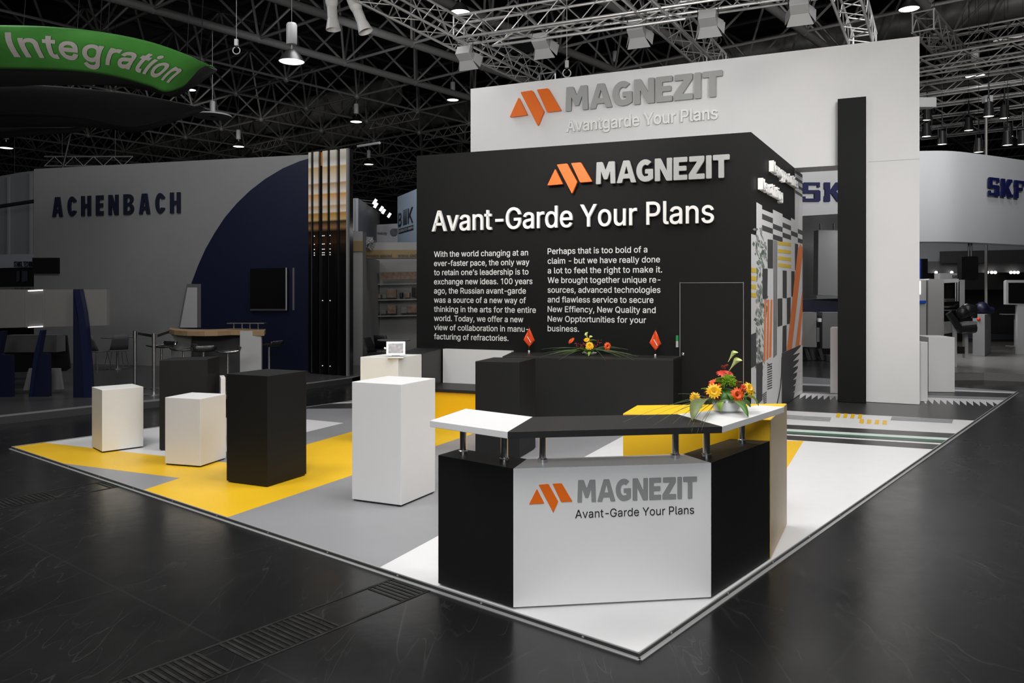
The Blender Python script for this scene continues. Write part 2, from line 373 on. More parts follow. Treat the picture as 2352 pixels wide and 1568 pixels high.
# outlines of a plain sans alphabet: advance width and closed outlines, 1000 units to the em
GLYPHS = {',':(188,'38,-119 68,71 137,71 84,-119'),
'-':(453,'337,244 337,188 114,188 114,244'),
'.':(188,'95,-4 78,-1 63,9 53,24 50,41 53,59 63,73 78,83 95,87 113,83 128,73 138,59 141,41 138,24 128,9 113,-1'),
'0':(453,'227,-7 174,1 130,24 95,62 69,113 53,178 48,254 53,330 69,395 95,447 130,484 174,508 227,516 279,508 323,484 358,447 384,395 400,330 405,254 400,178 384,113 359,62 323,24 279,1;227,50 261,56 290,74 313,103 330,144 340,194 344,254 340,314 330,365 313,405 290,435 261,453 227,460 192,453 163,435 140,405 123,365 113,314 109,254 113,194 123,144 140,103 163,74 192,56'),
'1':(400,'276,509 276,0 212,0 212,448 86,358 86,427 198,509'),
'A':(480,'16,0 201,509 276,509 463,0 395,0 287,302 264,372 232,478 245,478 213,371 191,302 85,0;110,142 110,199 370,199 370,142'),
'B':(456,'60,0 60,509 241,509 289,504 329,491 359,469 381,442 394,410 398,374 395,344 387,320 373,301 356,286 336,275 315,267 315,262 339,257 363,245 385,227 402,203 414,173 418,136 413,100 400,67 377,39 344,18 301,4 247,0;125,57 245,57 296,63 330,80 349,105 355,137 352,161 342,184 327,203 306,218 279,228 248,231 125,231;125,285 238,285 265,288 288,296 308,309 323,326 333,348 336,372 330,403 313,429 283,446 240,452 125,452'),
'C':(510,'267,-7 205,1 150,25 104,63 70,115 48,179 40,254 48,329 70,393 104,445 150,484 205,508 267,516 305,513 340,504 373,490 402,471 427,447 448,418 463,385 473,348 408,348 401,373 389,395 375,413 357,428 337,440 315,449 292,454 267,456 223,450 184,432 150,403 125,364 109,314 103,254 109,194 125,145 151,105 184,76 223,59 267,53 292,55 315,60 337,69 357,81 375,96 389,114 401,136 408,160 473,160 463,124 448,91 428,62 402,38 373,19 341,5 305,-4'),
'E':(419,'60,0 60,509 372,509 372,452 125,452 125,286 355,286 355,229 125,229 125,57 375,57 375,0'),
'F':(410,'60,0 60,509 369,509 369,452 125,452 125,278 346,278 346,221 125,221 125,0'),
'G':(520,'269,-7 205,1 149,25 104,64 69,116 47,179 40,254 47,329 69,393 103,445 149,484 203,508 265,516 304,513 340,504 374,489 403,469 429,445 449,416 465,384 474,349 408,349 399,372 387,393 373,411 356,427 337,439 315,448 291,454 265,456 222,450 183,432 150,404 125,364 109,314 103,254 109,194 125,145 151,105 184,76 224,59 269,53 309,57 345,71 374,93 396,123 410,160 415,199 283,199 283,256 478,256 478,200 471,141 451,91 419,50 377,19 326,0'),
'H':(517,'60,0 60,509 125,509 125,289 392,289 392,509 457,509 457,0 392,0 392,232 125,232 125,0'),
'I':(186,'58,0 58,509 128,509 128,0'),
'K':(467,'104,145 104,216 139,261 174,303 212,344 364,509 448,509 231,276 228,276;60,0 60,509 125,509 125,334 124,225 125,193 125,0;372,0 188,259 228,309 449,0'),
'L':(393,'60,0 60,509 125,509 125,57 361,57 361,0'),
'M':(628,'60,0 60,509 152,509 277,187 287,159 299,123 311,84 322,49 307,49 318,83 330,121 342,158 352,187 476,509 568,509 568,0 504,0 504,291 504,327 505,369 506,413 507,457 513,457 498,409 482,363 467,322 456,291 342,0 286,0 170,291 159,321 145,361 129,408 112,457 119,457 120,416 121,372 122,328 122,291 122,0'),
'N':(523,'60,0 60,509 136,509 343,183 363,151 388,107 414,55 405,54 401,108 399,157 399,195 399,509 463,509 463,0 387,0 202,290 177,331 148,381 108,452 119,454 122,384 124,328 125,291 125,0'),
'O':(533,'267,-7 205,1 150,25 105,63 70,115 48,179 40,254 48,329 70,393 105,445 150,484 205,508 267,516 329,508 384,484 429,445 464,393 486,329 493,254 486,179 464,115 429,63 384,25 329,1;267,53 310,59 349,76 383,105 408,144 425,194 430,254 425,314 408,365 383,404 349,433 310,450 267,456 223,450 184,433 151,404 125,364 109,314 103,254 109,194 125,144 151,105 184,76 223,59'),
'P':(445,'60,0 60,509 235,509 289,503 332,487 366,462 390,430 404,391 409,348 404,304 390,265 366,233 332,207 289,191 235,186 125,186 125,0;125,242 233,242 269,246 297,256 318,272 333,294 342,319 344,348 342,376 333,402 318,423 297,439 268,449 232,452 125,452'),
'Q':(533,'245,159 313,159 369,85 384,65 468,-48 401,-48 346,27 331,46;267,-7 205,1 150,25 105,63 70,115 48,179 40,254 48,329 70,393 105,445 150,484 205,508 267,516 329,508 384,484 429,445 464,393 486,329 493,254 486,179 464,115 429,63 384,25 329,1;267,53 310,59 349,76 383,105 408,144 425,194 430,254 425,314 408,365 383,404 349,433 310,450 267,456 223,450 184,433 151,404 125,364 109,314 103,254 109,194 125,144 151,105 184,76 223,59'),
'R':(449,'60,0 60,509 236,509 290,504 333,489 367,465 390,433 405,395 409,352 405,309 390,271 367,240 333,217 289,203 236,198 125,198 125,0;125,255 234,255 269,258 298,267 319,281 334,300 342,324 345,352 342,380 334,405 319,425 298,440 269,449 233,452 125,452;353,0 230,229 303,229 428,0'),
'S':(447,'224,-9 172,-4 128,9 91,31 64,60 46,96 38,137 104,137 110,110 123,88 142,71 166,59 194,52 224,49 257,52 286,60 311,74 329,92 341,114 346,139 342,161 332,179 316,193 296,205 245,222 184,239 128,260 86,289 67,313 56,341 52,372 58,413 75,448 102,476 138,498 180,511 227,516 275,511 316,498 351,476 377,449 394,415 401,378 337,378 326,412 302,437 267,453 225,459 194,456 167,448 145,435 129,418 118,398 115,376 119,352 131,334 148,319 169,308 212,293 264,279 312,264 336,252 359,238 379,220 395,198 405,171 408,139 403,99 386,64 360,34 323,11 278,-4'),
'T':(449,'32,452 32,509 417,509 417,452 257,452 257,0 193,0 193,452'),
'V':(480,'204,0 16,509 84,509 192,206 215,137 248,31 235,31 267,138 290,206 395,509 463,509 278,0'),
'W':(686,'155,0 16,509 82,509 163,196 175,145 187,94 197,40 189,40 200,94 211,145 224,196 306,509 380,509 462,196 474,145 486,94 497,40 488,40 499,94 510,145 523,196 603,509 670,509 530,0 455,0 368,323 351,391 336,475 350,475 335,395 318,323 230,0'),
'Y':(472,'203,0 203,208 16,509 91,509 192,344 222,292 250,230 224,230 251,293 280,344 381,509 455,509 268,208 268,0'),
'a':(389,'160,-9 126,-5 94,5 68,22 48,45 35,73 30,108 34,138 43,161 58,179 78,193 100,203 125,211 178,220 234,227 252,230 265,235 273,243 276,255 276,257 273,279 267,297 256,311 240,322 220,329 196,331 171,329 149,322 132,313 118,301 107,288 100,274 41,291 57,322 79,346 104,364 133,375 163,382 194,384 239,379 263,372 286,360 306,343 322,320 333,290 337,251 337,0 277,0 277,52 272,52 252,25 236,12 215,1 190,-6;170,45 202,49 228,59 248,74 263,93 272,115 276,138 276,190 259,182 231,176 200,171 175,168 134,159 117,150 103,139 95,124 92,105 94,87 102,72 114,61 130,52 149,47'),
'b':(424,'229,-8 198,-5 172,4 153,17 138,31 118,59 112,59 112,0 53,0 53,509 114,509 114,319 118,319 137,346 152,360 171,373 197,381 229,384 274,378 313,361 345,332 370,293 385,245 390,189 385,133 370,84 346,45 313,16 274,-2;220,47 253,51 279,66 301,88 316,117 325,151 328,189 325,227 316,261 301,290 280,311 253,325 220,330 188,325 161,312 140,291 125,263 116,229 113,189 116,150 125,115 140,86 162,65 188,51'),
'c':(396,'207,-8 159,-2 117,16 82,46 56,85 40,133 34,187 40,243 56,291 82,330 117,360 159,378 207,384 234,383 260,377 284,368 305,356 324,341 340,322 353,301 362,277 303,262 290,289 270,311 242,325 207,330 173,325 145,310 124,287 108,258 99,224 96,187 99,151 108,117 124,89 145,66 173,51 207,46 243,52 271,66 292,89 304,117 363,102 354,78 341,56 325,37 306,21 285,9 261,-1 235,-6'),
'd':(424,'195,-8 151,-2 111,16 79,45 55,84 39,133 34,189 39,245 55,293 79,332 112,361 151,378 196,384 228,381 253,373 272,360 287,346 306,319 311,319 311,509 372,509 372,0 313,0 313,59 307,59 287,31 272,17 252,4 227,-5;205,47 236,51 263,65 284,86 299,115 309,150 312,189 309,229 300,263 284,291 263,312 237,325 205,330 172,325 145,311 124,290 108,261 99,227 96,189 99,151 109,117 124,88 145,66 172,51'),
'e':(404,'212,-8 161,-2 117,16 82,46 56,85 40,132 34,187 39,242 55,290 81,329 115,359 157,378 205,384 236,382 266,374 294,361 319,341 341,315 357,282 368,242 371,194 371,169 97,169 100,139 110,106 128,80 151,61 179,50 212,46 234,48 254,53 271,61 285,73 297,88 306,105 365,91 353,63 335,39 311,19 283,4 249,-5;97,221 308,221 307,237 298,269 283,294 263,314 237,326 205,330 173,326 146,313 125,294 109,270 99,241'),
'f':(254,'228,379 228,327 6,327 6,379;81,0 81,432 84,461 96,486 113,505 135,519 161,527 187,530 222,527 243,521 227,468 215,472 195,474 171,470 154,460 145,443 142,419 142,0'),
'g':(425,'207,-151 168,-148 134,-140 105,-127 82,-110 64,-91 51,-69 101,-41 122,-66 136,-78 154,-88 178,-95 207,-97 249,-92 282,-75 298,-58 308,-34 311,-6 311,68 306,68 287,41 272,28 252,16 227,8 195,5 152,10 113,27 80,53 55,90 39,136 34,191 39,246 55,293 80,332 112,361 152,378 196,384 228,382 253,373 273,360 288,346 308,319 313,319 313,379 372,379 372,-9 367,-54 350,-90 324,-117 291,-136 251,-147;205,59 237,63 264,75 285,95 300,121 309,154 312,193 309,231 300,264 285,291 264,312 237,325 205,330 172,325 145,312 124,290 109,262 99,229 96,193 99,155 109,123 124,96 145,76 172,63'),
'h':(410,'114,227 114,0 53,0 53,509 114,509 114,287 102,287 124,332 152,362 187,379 227,384 264,380 295,369 321,349 341,321 353,285 357,240 357,0 296,0 296,235 290,275 273,304 246,323 210,329 184,326 161,317 141,303 126,283 117,257'),
'i':(167,'53,0 53,379 114,379 114,0;84,443 67,446 54,455 44,468 41,483 44,499 54,512 67,521 84,524 100,521 114,512 123,499 126,483 123,468 114,455 100,446'),
'k':(381,'110,137 110,212 121,212 284,379 360,379 184,199 177,199;53,0 53,509 114,509 114,0;294,0 148,186 191,229 372,0'),
'l':(189,'139,-2 101,3 74,20 58,47 53,84 53,509 114,509 114,99 115,77 120,62 130,54 146,52 160,53 170,54 181,3 162,-1'),
'm':(610,'53,0 53,379 112,379 112,295 108,295 118,323 132,346 151,363 172,376 195,384 219,386 257,380 287,361 309,331 321,295 312,295 322,321 337,343 357,361 381,375 407,383 437,386 468,383 497,372 522,354 541,328 553,296 557,255 557,0 496,0 496,254 490,289 473,313 447,326 419,330 395,328 374,320 358,307 345,290 338,270 335,247 335,0 274,0 274,260 269,288 253,311 229,326 199,330 178,328 158,320 140,307 126,289 117,266 114,238 114,0'),
'n':(410,'114,227 114,0 53,0 53,379 112,379 112,308 124,332 152,362 187,379 227,384 264,380 295,369 321,349 341,321 353,285 357,240 357,0 296,0 296,235 290,275 273,304 246,323 210,329 184,326 161,317 141,303 126,283 117,257'),
'o':(415,'207,-8 159,-2 117,16 82,46 56,85 40,133 34,187 40,243 56,291 82,330 117,360 159,378 207,384 256,378 299,360 333,330 359,291 376,243 381,187 376,133 359,85 333,46 299,16 256,-2;207,46 242,51 270,66 292,89 307,117 316,151 319,187 316,224 307,258 292,287 270,310 242,325 207,330 173,325 145,310 124,287 108,258 99,224 96,187 99,151 108,117 124,89 145,66 173,51'),
'p':(424,'53,-143 53,379 112,379 112,319 118,319 137,346 152,360 171,373 197,381 229,384 274,378 313,361 345,332 370,293 385,245 390,189 385,133 370,84 346,45 313,16 274,-2 229,-8 198,-5 173,4 153,17 138,31 118,59 114,59 114,-143;220,47 253,51 279,66 301,88 316,117 325,151 328,189 325,227 316,261 301,290 280,311 253,325 220,330 188,325 161,312 140,291 125,263 116,229 113,189 116,150 125,115 140,86 162,65 188,51'),
'q':(424,'372,-143 311,-143 311,59 306,59 287,31 272,17 252,4 227,-5 195,-8 151,-2 111,16 79,45 55,84 39,133 34,189 39,245 55,293 79,332 112,361 151,378 196,384 228,381 253,373 272,360 287,346 307,319 313,319 313,379 372,379;205,47 236,51 263,65 284,86 299,115 309,150 312,189 309,229 300,263 284,291 263,312 237,325 205,330 172,325 145,311 124,290 108,261 99,227 96,189 99,151 109,117 124,88 145,66 172,51'),
'r':(259,'53,0 53,379 112,379 112,321 115,321 130,347 152,367 181,380 213,385 229,384 243,384 243,322 230,324 207,326 182,323 159,315 140,301 126,284 117,262 114,237 114,0'),
's':(365,'182,-8 145,-5 112,3 84,18 62,38 45,63 36,94 94,107 105,79 124,60 150,49 181,45 217,50 244,62 262,81 268,103 265,121 254,136 237,147 212,155 149,170 104,186 72,208 53,237 47,274 51,305 65,332 87,354 115,370 149,381 187,384 223,381 254,372 279,358 299,339 314,316 324,290 268,277 258,298 243,316 219,328 187,333 156,329 131,317 114,299 109,277 112,258 124,243 144,232 172,223 229,209 275,194 306,171 325,142 331,107 326,75 312,47 290,24 260,6 223,-5'),
't':(227,'204,379 204,327 6,327 6,379;65,471 126,471 126,98 128,76 136,61 150,53 170,50 185,51 202,54 213,2 192,-3 168,-4 125,2 92,21 72,52 65,93'),
'u':(410,'182,-5 146,-1 115,11 89,31 69,59 57,95 53,139 53,379 114,379 114,144 119,105 137,75 164,56 200,50 226,53 249,62 268,77 283,97 293,122 296,153 296,379 357,379 357,0 298,0 298,66 286,47 257,17 222,0'),
'v':(389,'163,0 17,379 84,379 165,155 187,87 206,21 184,21 203,87 224,155 305,379 371,379 226,0'),
'w':(567,'138,0 23,379 87,379 133,214 154,137 175,41 165,41 186,135 206,214 252,379 316,379 362,214 382,136 402,41 391,41 413,135 434,214 480,379 545,379 429,0 368,0 319,172 305,225 291,280 277,338 291,338 277,280 263,225 248,172 199,0'),
'x':(379,'21,0 171,218 171,171 29,379 100,379 147,306 179,253 207,206 175,206 202,253 233,306 282,379 352,379 209,169 209,214 358,0 287,0 231,85 200,136 173,182 205,182 178,136 148,85 91,0'),
'y':(389,'47,-139 61,-86 71,-87 88,-90 104,-89 118,-84 130,-74 141,-58 151,-36 163,-1 17,379 84,379 165,155 187,87 206,21 184,21 202,87 224,155 305,379 371,379 204,-58 191,-85 177,-107 159,-124 139,-136 117,-143 91,-145 65,-143'),
'’':(177,'52,318 82,509 151,509 98,318'),
' ':(188,'')}
def _area(p): return sum(p[k - 1][0] * p[k][1] - p[k][0] * p[k - 1][1] for k in range(len(p))) / 2
def _inside(q, p):
    c = False
    for k in range(len(p)):
        (x0, y0), (x1, y1) = p[k - 1], p[k]
        if (y0 > q[1]) != (y1 > q[1]) and q[0] < (x1 - x0) * (q[1] - y0) / (y1 - y0) + x0: c = not c
    return c
def font(body, offset=0.0, shear=0.0, spacing=1.0):
    layers = {}; x = 0.0
    for ch in body:
        adv, data = GLYPHS[ch]
        polys = [[tuple(int(q) / 1000 for q in p.split(',')) for p in poly.split()] for poly in data.split(';')] if data else []
        if polys:
            sg = math.copysign(1, _area(max(polys, key=lambda p: abs(_area(p)))))
            outer = [p for p in polys if _area(p) * sg > 0 or not any(_inside(p[0], q) for q in polys if q is not p)]
            for k, o in enumerate(outer):
                grp = [o] + [p for p in polys if p not in outer and _inside(p[0], o)]
                layers.setdefault(k, []).extend([[(px + x, py) for px, py in p] for p in grp])
        x += adv / 1000 * spacing * (.86 if ch == '-' else 1)
    V, Fc = [], []
    for k in sorted(layers):
        cu = bpy.data.curves.new('text', 'CURVE'); cu.dimensions = '2D'; cu.fill_mode = 'BOTH'; cu.extrude = .5; cu.offset = offset
        for pts in layers[k]:
            sp = cu.splines.new('POLY'); sp.points.add(len(pts) - 1); sp.use_cyclic_u = True
            for p, (px, py) in zip(sp.points, pts): p.co = (px + shear * py, py, 0, 1)
        vs_, fs = curve_to_mesh(cu); i = len(V); V += vs_; Fc += [[i + q for q in f] for f in fs]
    return fit(V, Fc)
def fit(vs_, fs):
    x0 = min(v.x for v in vs_); x1 = max(v.x for v in vs_)
    return [Vector(((v.x - x0) / (x1 - x0), v.y, v.z)) for v in vs_], fs
def capheight(): return .509
def shapes(polys, rnd=0.0):
    """letter outlines given as polygons (holes by even-odd filling), corners rounded"""
    cu = bpy.data.curves.new('shape', 'CURVE'); cu.dimensions = '2D'; cu.fill_mode = 'BOTH'; cu.extrude = .5
    for poly in polys:
        pts = []
        n = len(poly)
        for i in range(n):
            a, b, c = Vector(poly[i - 1]), Vector(poly[i]), Vector(poly[(i + 1) % n])
            if rnd > 0:
                r = min(rnd, (a - b).length * .45, (c - b).length * .45)
                p, q = b + (a - b).normalized() * r, b + (c - b).normalized() * r
                for t in (0, .5, 1): pts.append(p * (1 - t) ** 2 + b * 2 * t * (1 - t) + q * t * t)
            else: pts.append(b)
        s = cu.splines.new('POLY'); s.points.add(len(pts) - 1); s.use_cyclic_u = True
        for sp, p in zip(s.points, pts): sp.co = (p.x, p.y, 0, 1)
    return curve_to_mesh(cu)
def letter_on(plane, glyph, s0, z0, W, H, depth, off=0.0):
    """place a glyph mesh (x 0..1, y in cap heights, z -.5..5) on a vertical plane"""
    vs_, fs = glyph; sgn = 1
    m = MB()
    m.raw([plane.pt(s0 + v.x * W, z0 + v.y * H, off + depth * (v.z + .5)) for v in vs_], fs)
    return m
def text_px(plane, body, uL, vL, uR, cap_px, depth, off=0.0, offset=0.0, shear=0.0, spacing=1.0):
    """text whose baseline starts at pixel (uL,vL) and ends at column uR, with the given capital height in px at its start"""
    sL, z0 = plane.pix(uL, vL); sR, _ = plane.pix(uR, vL); _, z1 = plane.pix(uL, vL - cap_px)
    vs_, fs = font(body, offset, shear, spacing)
    H = (z1 - z0) / capheight()
    return letter_on(plane, (vs_, fs), sL, z0, sR - sL, H, depth, off)
T_ = .27
def arc(cx, cy, rx, ry, a0, a1, n=10):
    return [(cx + rx * math.cos(math.radians(a0 + (a1 - a0) * i / n)), cy + ry * math.sin(math.radians(a0 + (a1 - a0) * i / n))) for i in range(n + 1)]
def L_M(): return [[(0, 0), (.04, 1), (.36, 1), (.53, .62), (.70, 1), (1.02, 1), (1.06, 0), (.80, 0), (.78, .58), (.62, .2), (.44, .2), (.28, .58), (.26, 0)]], 1.06
def L_A(t=.28): return [[(0, 0), (.36, 1), (.68, 1), (1.04, 0), (1.04 - t, 0), (.70, .19), (.34, .19), (t, 0)], [(.41, .40), (.52, .76), (.63, .40)]], .98
def L_G():
    o = arc(.47, .5, .47, .5, 48, 270, 16)
    i = arc(.47, .5, .19, .26, 270, 55, 12)
    return [o + [(.66, 0.02), (.88, .12), (.88, .56), (.46, .56), (.46, .36), (.62, .36), (.62, .26)] + i], .90
def L_N(): return [[(0, 0), (0, 1), (.30, 1), (.62, .44), (.62, 1), (.89, 1), (.89, 0), (.60, 0), (.27, .56), (.27, 0)]], .89
def L_E(t=.27, w_=.70): return [[(0, 0), (0, 1), (w_, 1), (w_, .78), (t, .78), (t, .61), (w_ * .93, .61), (w_ * .93, .40), (t, .40), (t, .22), (w_, .22), (w_, 0)]], w_
def L_Z(): return [[(0, 0), (0, .22), (.43, .77), (.03, .77), (.03, 1), (.78, 1), (.78, .78), (.36, .23), (.80, .23), (.80, 0)]], .80
def L_I(): return [[(0, 0), (0, 1), (.27, 1), (.27, 0)]], .27
def L_T(): return [[(.27, 0), (.27, .77), (0, .77), (0, 1), (.81, 1), (.81, .77), (.54, .77), (.54, 0)]], .81
def L_C(w_=.62, t=.24):
    o = arc(w_ * .5, .5, w_ * .5, .5, 40, 320, 18)
    i = arc(w_ * .5, .5, w_ * .5 - t, .5 - t * .85, 310, 50, 14)
    return [[(w_, .72)] + [(w_, .80)] + o[1:-1] + [(w_, .20), (w_, .28), (w_ - t, .30)] + i[1:-1] + [(w_ - t, .70)]], w_
def L_H(w_=.68, t=.24): return [[(0, 0), (0, 1), (t, 1), (t, .6), (w_ - t, .6), (w_ - t, 1), (w_, 1), (w_, 0), (w_ - t, 0), (w_ - t, .4), (t, .4), (t, 0)]], w_
def L_B(w_=.70, t=.24):
    o = [(0, 0), (0, 1)] + arc(w_ * .5, .75, w_ * .46, .25, 90, -60, 8) + arc(w_ * .52, .28, w_ * .48, .28, 55, -90, 8)
    return [o, [(t, .58), (t, .82)] + arc(w_ * .5, .70, w_ * .14, .12, 90, -90, 5), [(t, .18), (t, .42)] + arc(w_ * .5, .30, w_ * .16, .12, 90, -90, 5)], w_
def L_NC(w_=.68): return [[(0, 0), (0, 1), (.26, 1), (w_ - .22, .45), (w_ - .22, 1), (w_, 1), (w_, 0), (w_ - .26, 0), (.22, .55), (.22, 0)]], w_
def L_AC(): return [[(0, 0), (.2, 1), (.54, 1), (.74, 0), (.5, 0), (.46, .2), (.28, .2), (.24, 0)], [(.31, .38), (.37, .78), (.43, .38)]], .74
def word(letters, gap, rnd=.035, xs=1.0):
    polys = []; x = 0
    for fn in letters:
        ps, w_ = fn() if callable(fn) else fn
        polys += [[(px * xs + x, py) for px, py in p] for p in ps]; x += w_ * xs + gap
    return fit(*shapes(polys, rnd))
MAGNEZIT = word([L_M, L_A, L_G, L_N, L_E, L_Z, L_I, L_T], .07)
ACHENBACH = word([L_AC, L_C, L_H, L_E(.24, .52), L_NC, L_B, L_AC, L_C, L_H], .25, .01, .72)
# the emblem: a triangle, a long slanted bar cut to a point, a short slanted bar (x 0..1 of its width, y 0 at the letters' baseline)
EMBLEM = [[(0, 0), (.18, .345), (.35, .01)], [(.215, .435), (.445, .445), (.67, .04), (.555, -.205)], [(.535, .447), (.75, .45), (1, .03), (.735, .025)]]
def emblem(): return shapes([[(x, y) for x, y in p] for p in EMBLEM], .018)
def logo(plane, parent, uE, uE1, vbase, uM0, uM1, vM, capM, depth, off, mo, mg, vE=None):
    """orange emblem followed by grey capitals, placed by their pixel extents"""
    s0, z0 = plane.pix(uE, vbase); s1, _ = plane.pix(uE1, vbase)
    W = s1 - s0
    e = letter_on(plane, emblem(), s0, z0, W, abs(W), depth, off).build('logo_emblem', mo, parent, label='orange emblem of slanted bars')
    sL, zb = plane.pix(uM0, vM); sR, _ = plane.pix(uM1, vM); _, zt = plane.pix(uM0, vM - capM)
    t = letter_on(plane, MAGNEZIT, sL, zb, sR - sL, zt - zb, depth, off).build('logo_lettering', mg, parent, label='grey capitals reading MAGNEZIT')
    return e, t

# ================================================================== THE HALL
FZ = -.03
bm_ = MB(); bm_.face([(-60, -8, FZ), (60, -8, FZ), (60, 90, FZ), (-60, 90, FZ)])
tag(bm_.build('floor', HALLFLOOR), 'worn dark glossy hall floor around the stands', 'floor', kind='structure')
RA = .685
RD = Vector((math.sin(RA), math.cos(RA), 0)); LD = Vector((-math.cos(RA), math.sin(RA), 0))
ROOF = mat('black_roof', (.006, .006, .006, 1), .8)
bm_ = MB(); bm_.face([(-70, -10, 15), (-70, 95, 15), (70, 95, 15), (70, -10, 15)])
tag(bm_.build('ceiling', ROOF), 'black hall roof high above the space frame', 'ceiling', kind='structure')
bm_ = MB(); bm_.box((0, 80, 7), (140, .4, 16))
tag(bm_.build('wall_back', ROOF), 'dark far wall of the hall', 'wall', kind='structure')
# ribbed duct covers let into the hall floor, running parallel to the stand's right edge
RIB = vary(mat('ribbed_cover', (.020, .0195, .019, 1), .6, spec=.12), 9, .6)
def duct_row(u, v, wdt, l0, l1, name, label):
    m = MB(); p = G(u, v, FZ); t = l0
    k = 0
    while t < l1:
        a = p + RD * t
        big = 0.0
        n = 15
        for j in range(n):
            c = a + RD * (.04 + j * .040)
            m.box((c + LD * (-wdt / 2)) + Vector((0, 0, .002)), (wdt * .92, .017, .003), math.atan2(LD.y, LD.x))
        t += .70 + (.35 if k % 3 == 2 else 0); k += 1
    for s_ in (0, -wdt):
        c = p + RD * ((l0 + l1) / 2) + LD * s_
        m.box(c + Vector((0, 0, .0015)), (l1 - l0, .018, .003), math.atan2(RD.y, RD.x))
    return tag(m.build(name, RIB), label, 'floor cover', kind='structure')
duct_row(563, 1456, .34, -1.6, 1.75, 'trim_1', 'ribbed cover strip in the dark floor near the camera')
duct_row(150, 1121, .34, -2.2, 1.0, 'trim_2', 'ribbed cover strip in the dark floor at far left')

# space frame under the roof
h_ = 8.5; ZB = EYE + h_; SP = .427 * h_
node0 = Vector((-.7965 * h_, 4.09 * h_, ZB))
def node(i, j, top=False):
    p = node0 + LD * (i * SP) + RD * (j * SP)
    if top: p = p + LD * (SP / 2) + RD * (SP / 2) + Vector((0, 0, SP * .72))
    return p
def visible(p, pad=600):
    if p.y < 3: return False
    u = CX + F * p.x / p.y; v = HY - F * (p.z - EYE) / p.y
    return -pad < u < 2352 + pad and v > -500 and p.y < 75
sf_ = MB(); nodes_ = MB(); up_ = MB()
for i in range(-20, 20):
    for j in range(-14, 18):
        b0 = node(i, j); t0 = node(i, j, True)
        if visible(b0):
            n_ = 6 if b0.y < 40 else 4
            sf_.tube([b0, node(i + 1, j)], .05, n_, caps=False); sf_.tube([b0, node(i, j + 1)], .14 if i < 0 else .05, 10 if i < 0 else n_, caps=False)
            for di in (0, -1):
                for dj in (0, -1): sf_.tube([b0, node(i + di, j + dj, True)], .045, n_, caps=False)
            if b0.y < 45: nodes_.sphere(b0, .15, 8)
        if visible(t0):
            n_ = 6 if t0.y < 40 else 4
            up_.tube([t0, node(i + 1, j, True)], .075, n_, caps=False); up_.tube([t0, node(i, j + 1, True)], .075, n_, caps=False)
sfo = tag(sf_.build('ceiling_frame', TUBE, smooth=True), 'dark steel space frame under the hall roof', 'space frame', kind='structure')
up_.build('upper_chord', mat('shaded_steel_tube', (.03, .03, .03, 1), .6), sfo, smooth=True)  # dimness under the roof put into the upper chords' colour
nodes_.build('frame_node', TUBE, sfo, smooth=True)
# ventilation ducts
DL = 0
for k, (u, v, z, r, a, b, lab) in enumerate([
        (2050, 60, 12.6, .62, -16, 40, 'wide silver air duct at upper right, nearest the camera'),
        (2230, 190, 12.6, .62, -22, 40, 'silver air duct behind the upper right trusses'),
        (1760, 110, 13.2, .5, -20, 30, 'slim dark air duct crossing above the white wall'),
        (520, 300, 12.4, .75, -16, 22, 'grey air duct above the grey wall at left'),
        (560, 345, 12.2, .6, -16, 22, 'lower grey air duct above the grey wall at left')]):
    p = at_height(u, v, z); m = MB(); q0 = p - LD * (-a) ; q0 = p + LD * a; q1 = p + LD * b
    m.tube([q0, q1], r, 20)
    n_ = int((b - a) / 2.4)
    for t in range(n_):
        c = q0 + LD * (t * 2.4 + 1.2); m.tube([c, c + LD * .08], r + .035, 20)
    tag(m.build('air_duct', DUCT, smooth=True), lab, 'duct', 'air ducts under the roof')

def truss(p0, p1, wd=.4, mt=TRUSS, label='', rc=.026, rl=.011, flat=False, group='aluminium lighting trusses', step=None, name='lighting_truss'):
    p0, p1 = Vector(p0), Vector(p1); ax = (p1 - p0); Ln = ax.length; ax.normalize()
    sd = ax.cross(Vector((0, 0, 1))).normalized() * (wd / 2); up = Vector((0, 0, wd))
    m = MB(); cs = [sd, -sd, sd + up, -sd + up]
    if flat: cs = [Vector((0, 0, 0)), up]
    for c in cs: m.tube([p0 + c, p1 + c], rc, 8)
    st = step or wd; n = max(1, int(round(Ln / st))); st = Ln / n
    prs = [(0, 1)] if flat else [(0, 1), (2, 3), (0, 2), (1, 3)]
    for a, b in prs:
        for k in range(n):
            x, y = (a, b) if k % 2 == 0 else (b, a)
            m.tube([p0 + ax * (k * st) + cs[x], p0 + ax * ((k + 1) * st) + cs[y]], rl, 5, caps=False)
    if not flat:
        for e in (p0, p1):
            for a, b in ((0, 1), (1, 3), (3, 2), (2, 0)): m.tube([e + cs[a], e + cs[b]], rl * 1.4, 5)
    o = tag(m.build(name, mt, smooth=True), label, 'truss', group)
    for f in (.2, .8):
        a = p0 + ax * (Ln * f) + up; MB().tube([a, Vector((a.x, a.y, ZB + .02))], .007, 4).build('hanging_cable', BLACKMETAL, o)
    return o

